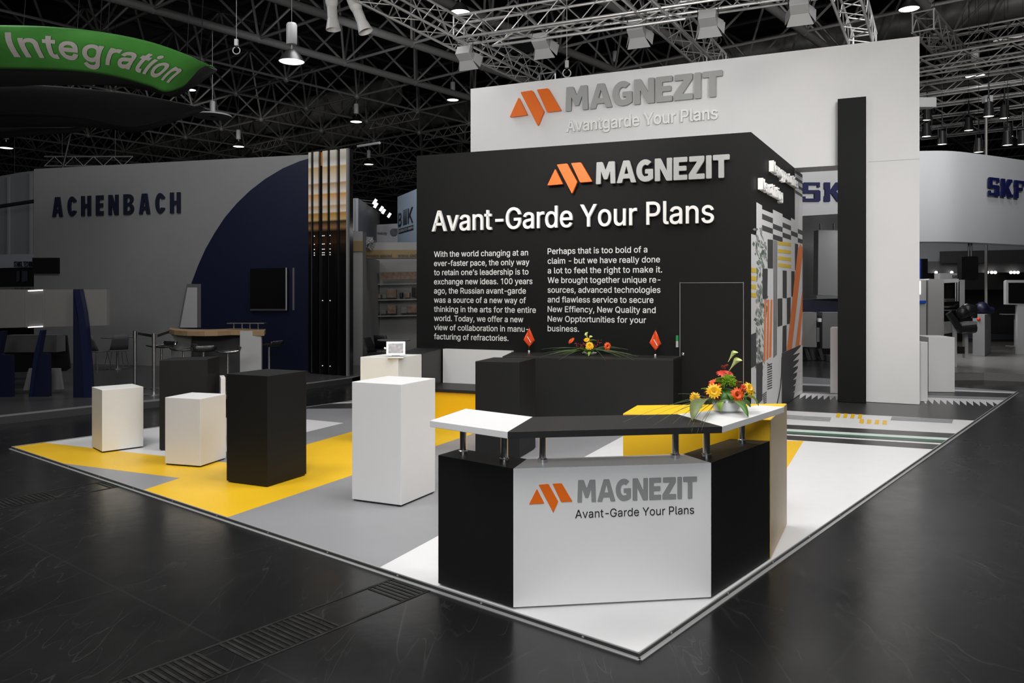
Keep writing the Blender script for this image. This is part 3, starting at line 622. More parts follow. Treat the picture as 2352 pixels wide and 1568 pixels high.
ZT = 6.65
tA0, tA1 = at_height(848, 0, ZT), at_height(1213, 186, ZT)
tD = (tA1 - tA0).normalized()
truss(tA0 - tD * 3.0, tA1 + tD * 1.0, .42, label='silver box truss running from upper left behind the white wall')
tC0, tC1 = at_height(1465, 0, ZT), at_height(1612, 140, ZT)
truss(tC0 - tD * 2.4, tC1 + tD * 1.2, .42, label='silver box truss passing behind the white wall above the grey letters')
tE0 = at_height(1944, 0, ZT)
truss(tE0 - tD * 1.6, at_height(1976, 97, ZT) + tD * 1.0, .42, label='silver box truss coming down behind the right end of the white wall')
tB = at_height(1065, 94, ZT)
WD = Vector((4047, -1828, 0)).normalized()
truss(tB - WD * .1, tB + WD * 7.9, .42, label='silver box truss crossing above the white wall, holding floodlights')
truss(at_height(1131, 105, ZT - .18), at_height(1131, 105, ZT - .18) + WD * 3.6, .2, flat=True, step=.45, rl=.016, label='narrow ladder truss hung below the crossing truss')
truss(at_height(1560, 42, ZT + .3), at_height(1560, 42, ZT + .3) + WD * 2.4, .3, flat=True, step=.3, label='flat silver truss between floodlights at top right of centre')
# rig over the blue-lettered stand, upper right
for (v, z, lab) in [(152, 8, 'first dark truss over the right-hand stand, uppermost in view'), (176, 8, 'second dark truss over the right-hand stand'), (206, 8, 'third truss over the right-hand stand, above the lamps'),
                    (232, 8, 'fourth truss over the right-hand stand, behind the first lamps'), (258, 8, 'fifth truss over the right-hand stand'), (284, 8, 'sixth truss over the right-hand stand'),
                    (306, 8, 'lowest truss over the right-hand stand, farthest away')]:
    p = at_height(2230, v, z)
    truss(p + LD * 1.8 - RD * 0, p - LD * 7, .42, DTRUSS if v < 200 else TRUSS, lab, rc=.03, rl=.016, group='trusses over the right-hand stand', step=.55)
p = at_height(2140, 92, 8.6); truss(p - RD * 1.0, p + RD * 5.5, .5, DTRUSS, 'dark truss running back under the duct at upper right', rc=.035, rl=.016, group='trusses over the right-hand stand')
p = at_height(2190, 110, 9.2); truss(p + LD * .6, p - LD * 7, .45, DTRUSS, 'dark truss in the top right corner below the duct', rc=.035, rl=.016, group='trusses over the right-hand stand')
# small rigs at left and over the middle
p = at_height(102, 381, 5.9); truss(p, at_height(305, 381, 5.9), .3, TRUSS, 'short silver truss just above the grey wall at left', rc=.025, rl=.014, flat=True)
p = at_height(0, 507, 4.9); truss(p - Vector((2, 0, 0)), at_height(72, 508, 4.6), .3, DTRUSS, 'dark truss before the white wall panels at far left', rc=.025)
for (u0, v0, u1, v1, z, lab) in [(850, 296, 961, 273, 9.0, 'thin dark truss hanging left of the white wall'), (972, 322, 1090, 300, 9.0, 'thin dark truss tucked against the white wall edge'), (870, 425, 960, 405, 7.5, 'thin dark truss above the black wall corner'),
                                 (580, 350, 660, 330, 9.0, 'thin pale truss above the striped column at left')]:
    truss(at_height(u0, v0, z), at_height(u1, v1, z), .35, DTRUSS, lab, rc=.028, rl=.016, flat=True, group='thin dark trusses in the distance')

# ------------------------------------------------------------------ lamps
def make_flood():
    """floodlight with housing, yoke and barn doors; local origin at its clamp, facing -Y and down"""
    t = thing('floodlight', 'silver floodlight with barn doors', 'floodlight', (0, 0, 0), 'silver floodlights on the rig')
    tl = Matrix.Rotation(math.radians(28), 3, 'X')
    c = Vector((0, 0, -.36))
    MB().box(c, (.36, .26, .24), 0, tilt=tl).build('housing', GREYMETAL, t, bevel=.01)
    MB().box(c + tl @ Vector((0, -.14, 0)), (.32, .02, .2), 0, tilt=tl).build('lens', LAMPW, t)
    y = MB(); y.tube([(-.21, 0, -.36), (-.21, 0, -.1), (.21, 0, -.1), (.21, 0, -.36)], .012, 6); y.tube([(0, 0, -.1), (0, 0, .08)], .02, 6); y.build('yoke', BLACKMETAL, t)
    for sx in (-1, 1):
        q = [c + tl @ Vector(p) for p in ((sx * .18, -.13, -.12), (sx * .18, -.13, .12), (sx * .29, -.34, .16), (sx * .29, -.34, -.16))]
        MB().extr(q, (.006 * sx, 0, 0)).build('barn_door', GREYMETAL, t)
    for sz in (-1, 1):
        q = [c + tl @ Vector(p) for p in ((-.17, -.13, sz * .12), (.17, -.13, sz * .12), (.26, -.34, sz * .22), (-.26, -.34, sz * .22))]
        MB().extr(q, (0, 0, .006)).build('barn_door', GREYMETAL, t)
    return t
fl0 = make_flood(); ZF = ZT + .12
fls = [(1068, 112, 'silver floodlight with barn doors at the left truss corner'), (1243, 82, 'silver floodlight hung on the crossing truss left of centre'), (1462, 54, 'silver floodlight on the crossing truss near the diagonal truss'),
       (1626, 26, 'silver floodlight hung above the last grey letter'), (1836, -6, 'silver floodlight at top right beside the big duct')]
for k, (u, v, lab) in enumerate(fls):
    p = at_height(u, v - 24, ZF - .02)
    if k == 0: fl0.location = p; fl0.rotation_euler = (0, 0, math.pi - .42); fl0['label'] = lab; fl0.scale = (.8,) * 3
    else: dup(fl0, p, math.pi - .42, lab, .8)
def make_bay():
    t = thing('bay_lamp', 'hanging bay lamp', 'ceiling lamp', (0, 0, 0), 'hall bay lamps')
    MB().lathe([(.10, .32), (.11, .34), (.11, .72), (.09, .76)], n=14).build('ballast', GREYMETAL, t, smooth=True)
    MB().tube([(0, 0, .05), (0, 0, .34)], .02, 6).tube([(0, 0, .74), (0, 0, 4.4)], .008, 5).build('rod', STEEL, t)
    MB().lathe([(.05, .22), (.10, .20), (.20, .08), (.27, -.04), (.265, -.04), (.19, .07), (.05, .19)], n=24).build('reflector', BLACKMETAL, t, smooth=True)
    MB().lathe([(.0001, -.02), (.25, -.02), (.25, -.03), (.0001, -.035)], n=24).build('lens', LAMP, t, smooth=True)
    return t
bl0 = make_bay()
bays = [(670, 138, 60, 'lit bay lamp hanging in the dark roof left of centre'), (1057, 26, 48, 'lit bay lamp at the top edge above the crossing truss'), (2088, 18, 46, 'lit bay lamp at the top right edge under the duct'),
        (818, 278, 28, 'small bay lamp hanging left of the white wall'), (1040, 228, 28, 'small bay lamp hanging just left of the white wall edge'), (847, 376, 22, 'tiny lit lamp right of the striped column'),
        (1413, 160, 30, 'small bay lamp peeking over the white wall'), (2240, 172, 42, 'lit bay lamp between trusses over the right-hand stand'), (14, 338, 30, 'lit lamp at the left edge under the grey canopy'),
        (548, 335, 26, 'lit lamp above the grey wall near the striped column'), (437, 205, 26, 'small lamp peeking beneath the green canopy tip'), (1255, 14, 1, '')]
for k, (u, v, wpx, lab) in enumerate(bays):
    if not lab: continue
    d = .54 * F / wpx; d = min(d, 46); p = at_depth(u, v, d)
    if k == 0: bl0.location = p; bl0['label'] = lab
    else: dup(bl0, p, 0, lab)
# flat white ring diffuser hanging by the left duct
t = thing('disc_diffuser', 'pale round disc lamp hanging under the ducts at left', 'ceiling lamp', at_depth(488, 268, 26))
q = t.location
MB().lathe([(.0001, 0), (.62, 0), (.60, .05), (.0001, .07)], q, 24).build('disc', GREYMETAL, t, smooth=True)
MB().tube([q, q + Vector((0, 0, .5))], .09, 10).tube([q + Vector((0, 0, .5)), Vector((q.x, q.y, ZB))], .012, 6).build('stem', GREYMETAL, t, smooth=True)
t = thing('disc_diffuser', 'dark round disc hanging behind the ladder truss', 'ceiling lamp', at_depth(1190, 103, 22))
q = t.location
MB().lathe([(.0001, 0), (.78, 0), (.76, .06), (.0001, .08)], q, 24).build('disc', DGREY, t, smooth=True)
MB().tube([q, Vector((q.x, q.y, ZB))], .02, 8).build('stem', DGREY, t, smooth=True)
# the two white spotlights at the top edge
def make_spot(name, p, d_, label):
    t = thing(name, label, 'spotlight', p, 'white spotlights at the top edge'); d_ = Vector(d_).normalized()
    MB().tube([p, p + d_ * .34], .105, 16).tube([p + d_ * .34, p + d_ * .42], [.105, .085], 16).build('rear_body', WHITEMETAL, t, smooth=True, bevel=.004)
    MB().tube([p + d_ * .42, p + d_ * .62], [.085, .085], 16).tube([p + d_ * .62, p + d_ * .80], [.088, .125], 16, caps=False).build('front_tube', WHITEMETAL, t, smooth=True)
    MB().tube([p + d_ * .70, p + d_ * .715], .098, 16).build('lens', SCREEN, t)
    y = MB(); s_ = d_.orthogonal().normalized() * .14
    y.tube([p + d_ * .2 + s_, p + Vector((0, 0, .5)) + s_, p + Vector((0, 0, .5)) - s_, p + d_ * .2 - s_], .014, 6); y.build('yoke', WHITEMETAL, t)
    return t
make_spot('spotlight', at_depth(759, -42, 13.2), (.06, 0, -1), 'white spotlight pointing straight down at the top edge')
make_spot('spotlight', at_depth(800, -28, 13.2), (.40, -.05, -1), 'white spotlight tilted to the right at the top edge')
# black stage lamps over the right-hand stand
def make_par():
    t = thing('stage_lamp', 'black stage lamp', 'stage lamp', (0, 0, 0), 'stage lamps over the right-hand stand')
    MB().lathe([(.05, .42), (.10, .40), (.12, .20), (.15, .0), (.14, .0), (.10, .2), (.05, .38)], n=16).build('can', BLACKMETAL, t, smooth=True)
    MB().lathe([(.0001, .03), (.135, .03), (.135, .02), (.0001, .0)], n=16).build('lens', LAMP, t, smooth=True)
    MB().tube([(-.16, 0, .2), (-.16, 0, .52), (.16, 0, .52), (.16, 0, .2)], .014, 6).tube([(0, 0, .52), (0, 0, .95)], .02, 6).tube([(0, 0, .95), (0, 0, 5.2)], .006, 4).build('yoke', BLACKMETAL, t)
    return t
pr0 = make_par()
pars = [(2128, 314, 24, 'dimly lit stage lamp close to the white wall edge'), (2164, 332, 24, 'stage lamp above the curved silver wall top'), (2248, 350, 23, 'bright stage lamp touching the curved wall top'),
        (2271, 268, 22, 'bright stage lamp with clear collar in the truss middle'), (2307, 272, 24, 'stage lamp right of the clear collared one'), (2314, 334, 23, 'pair-hung bright stage lamp near the right edge, lower'),
        (2316, 314, 24, 'pair-hung stage lamp near the right edge, upper'), (2349, 332, 23, 'stage lamp cut by the right edge'), (2130, 276, 25, 'stage lamp below the white box by the wall edge'), (2225, 300, 25, 'unlit-looking stage lamp left of the pole')]
for k, (u, v, d, lab) in enumerate(pars):
    p = at_depth(u, v, d)
    if k == 0: pr0.location = p; pr0['label'] = lab
    else: dup(pr0, p, .3 * k, lab)
t = MB().box(at_depth(2123, 237, 22.5), (.55, .3, .28)).build('power_box', GREYMETAL, bevel=.02); tag(t, 'grey power box on a truss by the white wall edge', 'power box')
t = MB().box(at_depth(2268, 228, 22.5), (.22, .2, .2)).build('power_box', GREYMETAL, bevel=.02); tag(t, 'small grey box on a truss above the collared lamp', 'power box')
m = MB(); q = at_depth(2265, 262, 24); m.tube([q, Vector((q.x, q.y, .13))], .045, 8); tag(m.build('lift_mast', DTRUSS, smooth=True), 'thin silver lift mast rising behind the curved wall', 'mast')
m = MB(); q0, q1 = at_depth(2285, 93, 30), at_depth(2360, 80, 28); m.tube([q0, q1], .07, 8); tag(m.build('tube_lamp', mat('tube_lamp_white', (.7, .7, .68, 1), .4, emit=(1, 1, .97, 1), estr=.35)), 'long white tube lamp at the right edge under the duct', 'tube lamp')
m = MB(); q0, q1 = at_depth(822, 336, 30), at_depth(872, 328, 29); m.tube([q0, q1], .05, 8); tag(m.build('tube_lamp', GREYMETAL), 'unlit tube lamp above the striped column', 'tube lamp')
# round hoist hooks
for (u, v, d, lab) in [(1302, 168, 18, 'pale ring hook hanging over the white wall'), (1647, 92, 18, 'dark chain hook hanging right of the last letter'), (543, 116, 20, 'small ring hook right of the green canopy')]:
    q = at_depth(u, v, d); m = MB()
    m.tube([q + Vector((math.sin(a) * .09, 0, math.cos(a) * .09)) for a in [k * math.pi / 8 for k in range(1, 16)]], .013, 6)
    m.tube([q + Vector((0, 0, .1)), q + Vector((0, 0, 3.0))], .006, 4); m.box(q + Vector((0, 0, .2)), (.08, .08, .16))
    tag(m.build('hoist_hook', WHITEMETAL if u < 1500 else BLACKMETAL), lab, 'hook')


# ================================================================== THE WHITE-GREY-YELLOW STAND
# ------------------------------------------------------------------ platform with its floor picture
A_ = G(1467.2, 1498); W_, D_ = 8.75, 14.13
cornL = A_ + LD * W_; cornR = A_ + RD * D_; cornB = cornL + RD * D_
plat = thing('exhibition_platform', 'low platform with grey, white, black and yellow floor pattern under the stand', 'platform', (A_.x, A_.y, FZ))
QA, QL, QB, QR = xy(A_), xy(cornL), xy(cornB), xy(cornR)
m = MB(); m.prism([QA, QL, QB, QR], FZ, -.0066)
# floor picture: thin vinyl sheets lying one over the other
_lay = [-.0064]
def decal(pts, mi, raw=False):
    _lay[0] += .00004
    ps = [xy(G(u, v)) for u, v in pts] if not raw else pts
    # clip to the platform outline
    def clip(poly, o, n):
        out = []
        for i in range(len(poly)):
            a, b = Vector(poly[i - 1]), Vector(poly[i]); da, db = (a - o).dot(n), (b - o).dot(n)
            if da * db < 0: out.append(tuple(a + (b - a) * (da / (da - db))))
            if db >= 0: out.append(tuple(b))
        return out
    r2, l2 = RD.to_2d(), LD.to_2d()
    e_ = .004
    for o, n in ((Vector(QA) + l2 * e_, l2), (Vector(QA) + r2 * e_, r2), (Vector(QB) - l2 * e_, -l2), (Vector(QB) - r2 * e_, -r2)):
        ps = clip(ps, o, n)
        if len(ps) < 3: return
    m.face([(x, y, _lay[0]) for x, y in ps], mi)
GR, WH, YE, BK, GN, PA = 1, 2, 3, 4, 5, 6
decal([QA, QL, QB, QR], GR, True)
decal([(97, 1016), (40, 1010), (400, 940), (559, 948.4), (789.5, 970), (445, 1053.5)], WH)
decal([(28, 1025), (97, 1014.5), (378, 1046), (540, 1062.5), (704, 1019.4), (808, 990), (1010, 930), (1110, 900), (1250, 945), (1091, 993), (1001, 1023), (808, 1090), (525, 1185), (470, 1200), (300, 1140), (325, 1125), (413.8, 1096), (132, 1060.8), (60, 1040)], YE)
# white front corner up to the line that runs from the front edge back under the desks
p0, p1 = G(873, 1300), G(1431, 1000); dd = (p1 - p0).normalized()
decal([QA, xy(p0 - dd * .5), xy(p0 + dd * 9.2), xy(G(2139.6, 1030.2)), xy(G(2500, 1100))], WH, True)
decal([(1845.8, 1011), (1807, 1074), (1740, 1180), (1600, 1120), (1640, 1010)], YE)
# bands parallel to the white wall, from the front one back
def band(l0, l1, r0, r1, mi):
    """band between two lines, each given at columns 1807.7 and about 2150; extended far to both sides"""
    out = []
    for (a, b) in ((l0, l1), (r0, r1)):
        pa, pb = G(*a), G(*b); e = (pb - pa).normalized(); out.append((pa - e * 1.9, pb + e * 3))
    decal([xy(out[0][0]), xy(out[0][1]), xy(out[1][1]), xy(out[1][0])], mi, True)
band((1807.7, 1008.4), (2139.6, 1030.2), (1807.7, 997.9), (2156.7, 1019.0), BK)
band((1807.7, 998.2), (2156.7, 1019.0), (1807.7, 995.6), (2160, 1016.2), WH)
band((1807.7, 995.6), (2160, 1016.2), (1807.7, 993.6), (2164, 1013.5), BK)
band((1807.7, 993.6), (2164, 1013.5), (1807.7, 988.0), (2170, 1008.5), GN)
band((1807.7, 988.8), (2169, 1008.9), (1807.7, 983.3), (2176.7, 1004.0), PA)
band((1807.7, 983.5), (2176.7, 1004.2), (1807.7, 973.7), (2190.8, 993.9), BK)
band((1807.7, 973.7), (2190.8, 993.9), (1807.7, 942.0), (2233, 964.3), WH)
band((1807.7, 942.0), (2233, 964.3), (1837.6, 905.2), (2296, 922.8), BK)
band((1837.6, 905.2), (2296, 922.8), (1841, 901.5), (2303, 918.0), WH)
band((1841, 901.5), (2303, 918.0), (1845, 898.0), (2305, 912.0), GR)
band((1845, 898.0), (2305, 911.5), (1850, 884.0), (2318, 902.0), BK)
band((1850, 884.0), (2318, 902.0), (1850, 880), (2330, 899.5), WH)
# teeth along the white wall foot
t0, t1 = G(1837.6, 905.2), G(2296, 922.8); e = (t1 - t0); nT = Vector((e.y, -e.x, 0)).normalized(); tl = (G(1848, 921) - G(1852, 906)).length
nt_ = 32
for k in range(nt_):
    a = t0 + e * (k / nt_); b = t0 + e * ((k + 1) / nt_)
    tip = a + (a - b) * .25 + nT * .62
    decal([xy(a), xy(a + (b - a) * .96), xy(tip)], WH, True)
# yellow dashes and line hatching in the white band
for (x, y) in [(510, 415), (580, 419), (650, 423), (723, 426)]:
    decal([(1800 + (x + dx) / 4.2609, 850 + (y + dy) / 4.2609) for dx, dy in ((12, 0), (50, 2), (36, 46), (0, 43))], YE)
for (x, y) in [(737, 474), (810, 478), (887, 482), (962, 486)]:
    decal([(1800 + (x + dx) / 4.2609, 850 + (y + dy) / 4.2609) for dx, dy in ((10, 0), (50, 2), (46, 44), (0, 41))], YE)
def hatch(x0, y0, x1, y1, sl, n, lw):
    for k in range(n):
        ya = y0 + (y1 - y0) * k / n
        decal([(1800 + x / 4.2609, 850 + y / 4.2609) for x, y in ((x0 - k * 3, ya), (x1 - k * 3, ya + sl), (x1 - k * 3, ya + sl + lw), (x0 - k * 3, ya + lw))], GR)
hatch(20, 432, 190, 474, 11, 5, 5); hatch(190, 445, 465, 487, 14, 5, 5); hatch(1058, 450, 1360, 488, 14, 5, 5); hatch(1355, 462, 1660, 502, 16, 5, 5)
# white and black bars at the back left edge
def lband(a, b, c, d, mi): decal([a, b, c, d], mi)
decal([(690, 929), (1080, 918), (1080, 935), (690, 937.5)], BK)
for k in range(4):
    decal([(690, 928 - k * 4), (1080, 917 - k * 4), (1080, 915 - k * 4), (690, 926 - k * 4)], WH)
m.build('deck', [EDGE, FGREY, FWHITE, FYELLOW, FBLACK, FGREEN, FPALE], plat, label='deck covered in a geometric vinyl picture')
# metal edge strip with its clips
for (a, b) in ((A_, cornL), (A_, cornR), (cornL, cornB)):
    mm = MB(); e = (b - a).normalized(); n_ = Vector((e.y, -e.x, 0)); c0 = (cornB + A_) / 2
    if n_.dot(a - c0) < 0: n_ = -n_
    L_ = (b - a).length
    ang = math.atan2(e.y, e.x)
    mm.box((a + b) / 2 + n_ * .002 + Vector((0, 0, -.001)), (L_ + .008, .008, .006), ang)
    mm.box((a + b) / 2 + n_ * .016 + Vector((0, 0, -.027)), (L_ + .03, .03, .005), ang)
    k = .35
    while k < L_:
        mm.box(a + e * k + n_ * .005 + Vector((0, 0, -.012)), (.012, .006, .008), ang); k += .75
    mm.build('edge_strip', EDGEALU, plat)

# ------------------------------------------------------------------ the black house with its logo wall, door and mural side
c0 = G(1725, 986.0); dC = c0.y
HB = EYE + (HY - 303) * dC / F
def along(u, d0, u0, vp): return d0 * (u0 - vp) / (u - vp)
VPB = -3387
dl = along(957, dC, 1725, VPB); cl = Vector(((957 - CX) * dl / F, dl, 0))
VPS = 2167
dr = dC * (VPS - 1725) / (VPS - 1843); cr = Vector(((1843 - CX) * dr / F, dr, 0))
FRONT = Plane(cl, c0); SIDE = Plane(c0, cr)
cube = thing('exhibition_house', 'black walled house of the stand carrying the orange logo and white text', 'exhibition wall', xy(c0) + (0,))
back = [xy(c0), xy(cl), xy(cl + (cr - c0)), xy(cr)]
MB().prism(back, 0, HB).build('black_wall', BLACKWALL, cube)
# headline, emblem, columns of text
logo(FRONT, cube, 1261, 1363.5, 427, 1372, 1677, 424.5, 50, .05, .03, ORANGE, GREYLET)
text_px(FRONT, 'Avant-Garde Your Plans', 996, 531.5, 1641, 46, .05, .02, .006).build('headline_text', WHITELET, cube, label='white raised words Avant-Garde Your Plans')
left = [('With the world changing at an', 1213), ('ever-faster pace, the only way', 1216), ("to retain one\u2019s leadership is to", 1214), ('exchange new ideas. 100 years', 1223), ('ago, the Russian avant-garde', 1208), ('was a source of a new way of', 1208),
        ('thinking in the arts for the entire', 1231), ('world. Today, we offer a new', 1202), ('view of collaboration in manu-', 1214), ('facturing of refractories.', 1168)]
right = [('Perhaps that is too bold of a', 1487), ('claim - but we have really done', 1516), ('a lot to feel the right to make it.', 1521), ('We brought together unique re-', 1517), ('sources, advanced technologies', 1517), ('and flawless service to secure', 1501),
         ('New Effiency, New Quality and', 1506), ('New Opptortunities for your', 1484), ('business.', 1330)]
for k, (s_, r_) in enumerate(left): text_px(FRONT, s_, 997, 590 + k * 20.95, r_, 12.6, .002, .0015, .007).build('text_lettering', WHITEPRINT, cube)
for k, (s_, r_) in enumerate(right): text_px(FRONT, s_, 1258, 583.5 + k * 22.1, r_, 13.2, .002, .0015, .007).build('text_lettering', WHITEPRINT, cube)
# door: flush leaf with a pale gap line, lock and green-grey hinge mark
s0, zt = FRONT.pix(1563, 650); s1, _ = FRONT.pix(1707, 648)
dm = MB(); dm.extr([FRONT.pt(s0, .01, .002), FRONT.pt(s1, .01, .002), FRONT.pt(s1, zt, .002), FRONT.pt(s0, zt, .002)], FRONT.pt(0, 0, .006) - FRONT.pt(0, 0, 0))
dr_ = dm.build('door', BLACKWALL, cube)
gm = MB()
for a, b, c, d in ((s0 - .012, s0, .01, zt + .012), (s1, s1 + .008, .01, zt + .012), (s0, s1, zt, zt + .008)):
    gm.extr([FRONT.pt(a, c, .001), FRONT.pt(b, c, .001), FRONT.pt(b, d, .001), FRONT.pt(a, d, .001)], FRONT.pt(0, 0, .009) - FRONT.pt(0, 0, 0))
gm.build('door_gap', ALU, dr_)
sl, zl = FRONT.pix(1569, 813); lk = MB(); c = FRONT.pt(sl, zl, .008); nn = FRONT.pt(0, 0, 1) - FRONT.pt(0, 0, 0)
lk.lathe([(.024, 0), (.024, .02), (.015, .03), (.0001, .032)], c, 14, axis=nn); lk.build('door_lock', CHROME, dr_, smooth=True)
sg, zg = FRONT.pix(1553, 770); sg2, zg2 = FRONT.pix(1558.5, 783); _, zg3 = FRONT.pix(1558, 797)
off3 = FRONT.pt(0, 0, .02) - FRONT.pt(0, 0, 0)
MB().extr([FRONT.pt(sg, zg2, .001), FRONT.pt(sg2, zg2, .001), FRONT.pt(sg2, zg, .001), FRONT.pt(sg, zg, .001)], off3).build('switch_strip', GREENP, cube, label='small green strip beside the door')
MB().extr([FRONT.pt(sg, zg3, .001), FRONT.pt(sg2, zg3, .001), FRONT.pt(sg2, zg2, .001), FRONT.pt(sg, zg2, .001)], off3).build('switch_strip', GREYMETAL, cube, label='grey strip under the green one')
# words standing out from the side wall
def side_text(body, uL, uR, vL, cap):
    return text_px(SIDE, body, uL, vL, uR, cap, .07, .01, .002).build('side_text', WHITELET, cube)
side_text('New opportunities', 1764.5, 1823, 394, 25)['label'] = 'raised words New opportunities'
side_text('New thinking', 1739, 1787, 435, 26)['label'] = 'raised words New thinking'
# mural: flat vinyl shapes on the side wall, drawn in the wall's own plane
MG = MB(); _ml = [.0012]
def cp(x, y): return SIDE.pix(1650 + x / 2.3757, 300 + y / 2.3757)
SMAX = SIDE.len
def mural(poly, mi, cropped=True):
    _ml[0] += .00001
    pts = [cp(*p) if cropped else p for p in poly]
    pts = [(min(max(s, .003), SMAX - .003), min(max(z, .003), HB - .003)) for s, z in pts]
    MG.face([SIDE.pt(s, z, _ml[0]) for s, z in pts], mi)
mW, mB_, mY, mO, mG1, mG2, mG3 = range(7)
mural([(176, 562), (207, 572), (207, 390), (238, 408), (238, 428), (297, 452), (297, 430), (350, 455), (350, 470), (396, 492), (396, 475), (417, 487), (417, 203), (462, 240), (462, 1430), (178, 1640)], mW)
# chequered band: each column of bars shifted by half a step
colx = [238, 268, 297, 324, 350, 374, 396, 417, 434, 460]
cols = [238, 297, 350, 396, 433, 461]; tops = [452, 432, 457, 477, 495]
s_a, z_a = cp(238, 452); 
for i in range(5):
    sa, sb = cp(cols[i], 500)[0], cp(cols[i + 1], 500)[0]
    z0_ = cp(238, 452)[1]
    for k in range(7):
        zt_ = z0_ - k * .082 * 2 - (.082 if i % 2 else 0); zb_ = zt_ - .082
        if k == 0 and False: continue
        zlow = cp(cols[i], 604 if i < 4 else 620)[1]
        if zb_ < zlow: break
        mural([(sa, zt_), (sb, zt_), (sb, zb_), (sa, zb_)], mB_, False)
for k in range(7):   # bars on the far strip above
    y = 214 + k * 36; mural([(418, y), (460, y + 28), (460, y + 44), (418, y + 18)], mB_) if k < 4 else None
rnd = random.Random(3)
for k in range(210):  # grey-green dappled strip
    y = 520 + rnd.random() * 790; xm = 205 + rnd.random() * 55
    if y < 700: xm = 185 + (y - 520) / 180 * 10 + rnd.random() * 66
    elif y > 1000: xm = 200 + rnd.random() * 42
    hh = 14 + rnd.random() * 34; ww = 4 + rnd.random() * 8; sh = rnd.uniform(-8, 8)
    mural([(xm, y), (xm + ww, y + hh * .4), (xm + ww + sh, y + hh), (xm + sh - 2, y + hh * .5)], rnd.choice([mG1, mG2, mG3, mG2]))
for y in (747, 792, 838, 883): mural([(176, y), (206, y + 4), (206, y + 28), (176, y + 25)], mY)
mural([(268, 592), (297, 596), (297, 752), (268, 750)], mB_)
for k in range(5): mural([(300 + k * 4.6, 597 + k), (302.2 + k * 4.6, 597 + k), (301.6 + k * 4.0, 1238 - k * 4), (299.4 + k * 4.0, 1240 - k * 4)], mB_)
for y in (603, 645, 684, 722): mural([(325, y), (396, y + 10), (396, y + 28), (325, y + 20)], mY)
mural([(417, 615), (434, 620), (434, 762), (417, 761)], mB_)
mural([(240, 752), (268, 754), (266, 916), (240, 918)], mB_)
mural([(350, 762), (372, 764), (372, 914), (350, 912)], mB_); mural([(397, 766), (415, 767), (415, 906), (397, 905)], mB_)
mural([(322, 916), (348, 914), (348, 1062), (322, 1070)], mB_); mural([(373, 912), (394, 909), (392, 1052), (373, 1056)], mB_)
for k in range(3): mural([(250 + k * 17, 922), (260 + k * 17, 921), (256 + k * 16, 1256 - k * 12), (246 + k * 15, 1264 - k * 12)], mO)
mural([(350, 1066), (371, 1060), (371, 1200), (348, 1212)], mB_)
mural([(432, 650), (446, 615), (462, 640), (462, 680), (400, 1188), (372, 1202)], mO)
mural([(462, 860), (462, 980), (441, 1174), (419, 1184)], mO)
mural([(462, 1095), (462, 1165), (452, 1172)], mO)
mural([(345, 1214), (448, 1168), (410, 1475), (345, 1510)], mB_)
for k in range(9):
    y = 1170 + k * 34; mural([(462, y), (462, y + 34), (406, y + 54)], mW); mural([(462, y), (447, y + 8), (406, y + 54)], mW)
mural([(176, 1112), (205, 1100), (205, 1280), (176, 1296)], mB_)
mural([(206, 1274), (240, 1258), (238, 1470), (206, 1500)], mB_)
for k in range(12):
    y = 1264 + k * 13; mural([(266 - (k % 2) * 0, y), (292, y - 10 if k else y + 30), (292, y - 4 if k else y + 34), (266, y + 6)], mB_)
cpts = [(343, 1235), (341, 1320), (336, 1390), (326, 1450), (314, 1500)]
for a, b in zip(cpts, cpts[1:]): mural([a, (a[0] + 5, a[1]), (b[0] + 5, b[1]), b], mB_)
for k in range(6): mural([(238 + k * 1.5, 1440 + k * 9), (262, 1422 + k * 11), (262, 1427 + k * 11), (238 + k * 1.5, 1446 + k * 9)], mB_)
MG.build('mural', [WHITE, mat('mural_charcoal', (.045, .045, .047, 1), .5), mat('mural_yellow', (.75, .53, .05, 1), .5), mat('mural_orange', (.80, .22, .06, 1), .5),
                   mat('mural_green', rgb(110, 128, 116), .5), mat('mural_grey', rgb(150, 152, 150), .5), mat('mural_dark_green', rgb(84, 100, 90), .5)], cube, label='mural of stripes, checks, leaves and teeth')

# ------------------------------------------------------------------ white portal wall and the black post before it
VPW = -2871
dW = F * EYE / (928.6 - HY)
def wpt(u): d = along(u, dW, 2112, VPW); return Vector(((u - CX) * d / F, d, 0))
wl, wr = wpt(1081), wpt(2112)
WALL = Plane(wl, wr); HW = EYE + (HY - 83) * dW / F
TH = .62
portal = thing('portal_wall', 'tall white portal wall behind the black house with large grey letters', 'exhibition wall', xy(wr) + (0,))
ob = -(WALL.pt(0, 0, TH) - WALL.pt(0, 0, 0))
s18, _ = WALL.pix(1924, 600); sJ = WALL.pix(1990, 600)[0]; sR = WALL.len
m = MB(); m.extr([WALL.pt(0, HB + .004), WALL.pt(sR, HB + .004), WALL.pt(sR, HW), WALL.pt(0, HW)], ob); m.build('lintel', WALLWHITE, portal)
m = MB(); m.extr([WALL.pt(s18 + .03, 0), WALL.pt(sR, 0), WALL.pt(sR, HB + .004), WALL.pt(s18 + .03, HB + .004)], ob); m.build('pier', WALLWHITE, portal)
m = MB(); zj = WALL.pix(2000, 372)[1]; m.extr([WALL.pt(sJ + .03, zj, .001), WALL.pt(sR, zj, .001), WALL.pt(sR, zj + .006, .001), WALL.pt(sJ + .03, zj + .006, .001)], -ob * .003); m.build('panel_joint', SILVER, portal)
logo(WALL, portal, 1174, 1292, 271, 1302, 1661, 257.5, 55, .06, .02, ORANGE, GREYLET)
text_px(WALL, 'Avantgarde Your Plans', 1303, 304, 1650, 26, .05, .015, .010).build('tagline_text', WHITELET, portal, label='white raised words Avantgarde Your Plans')
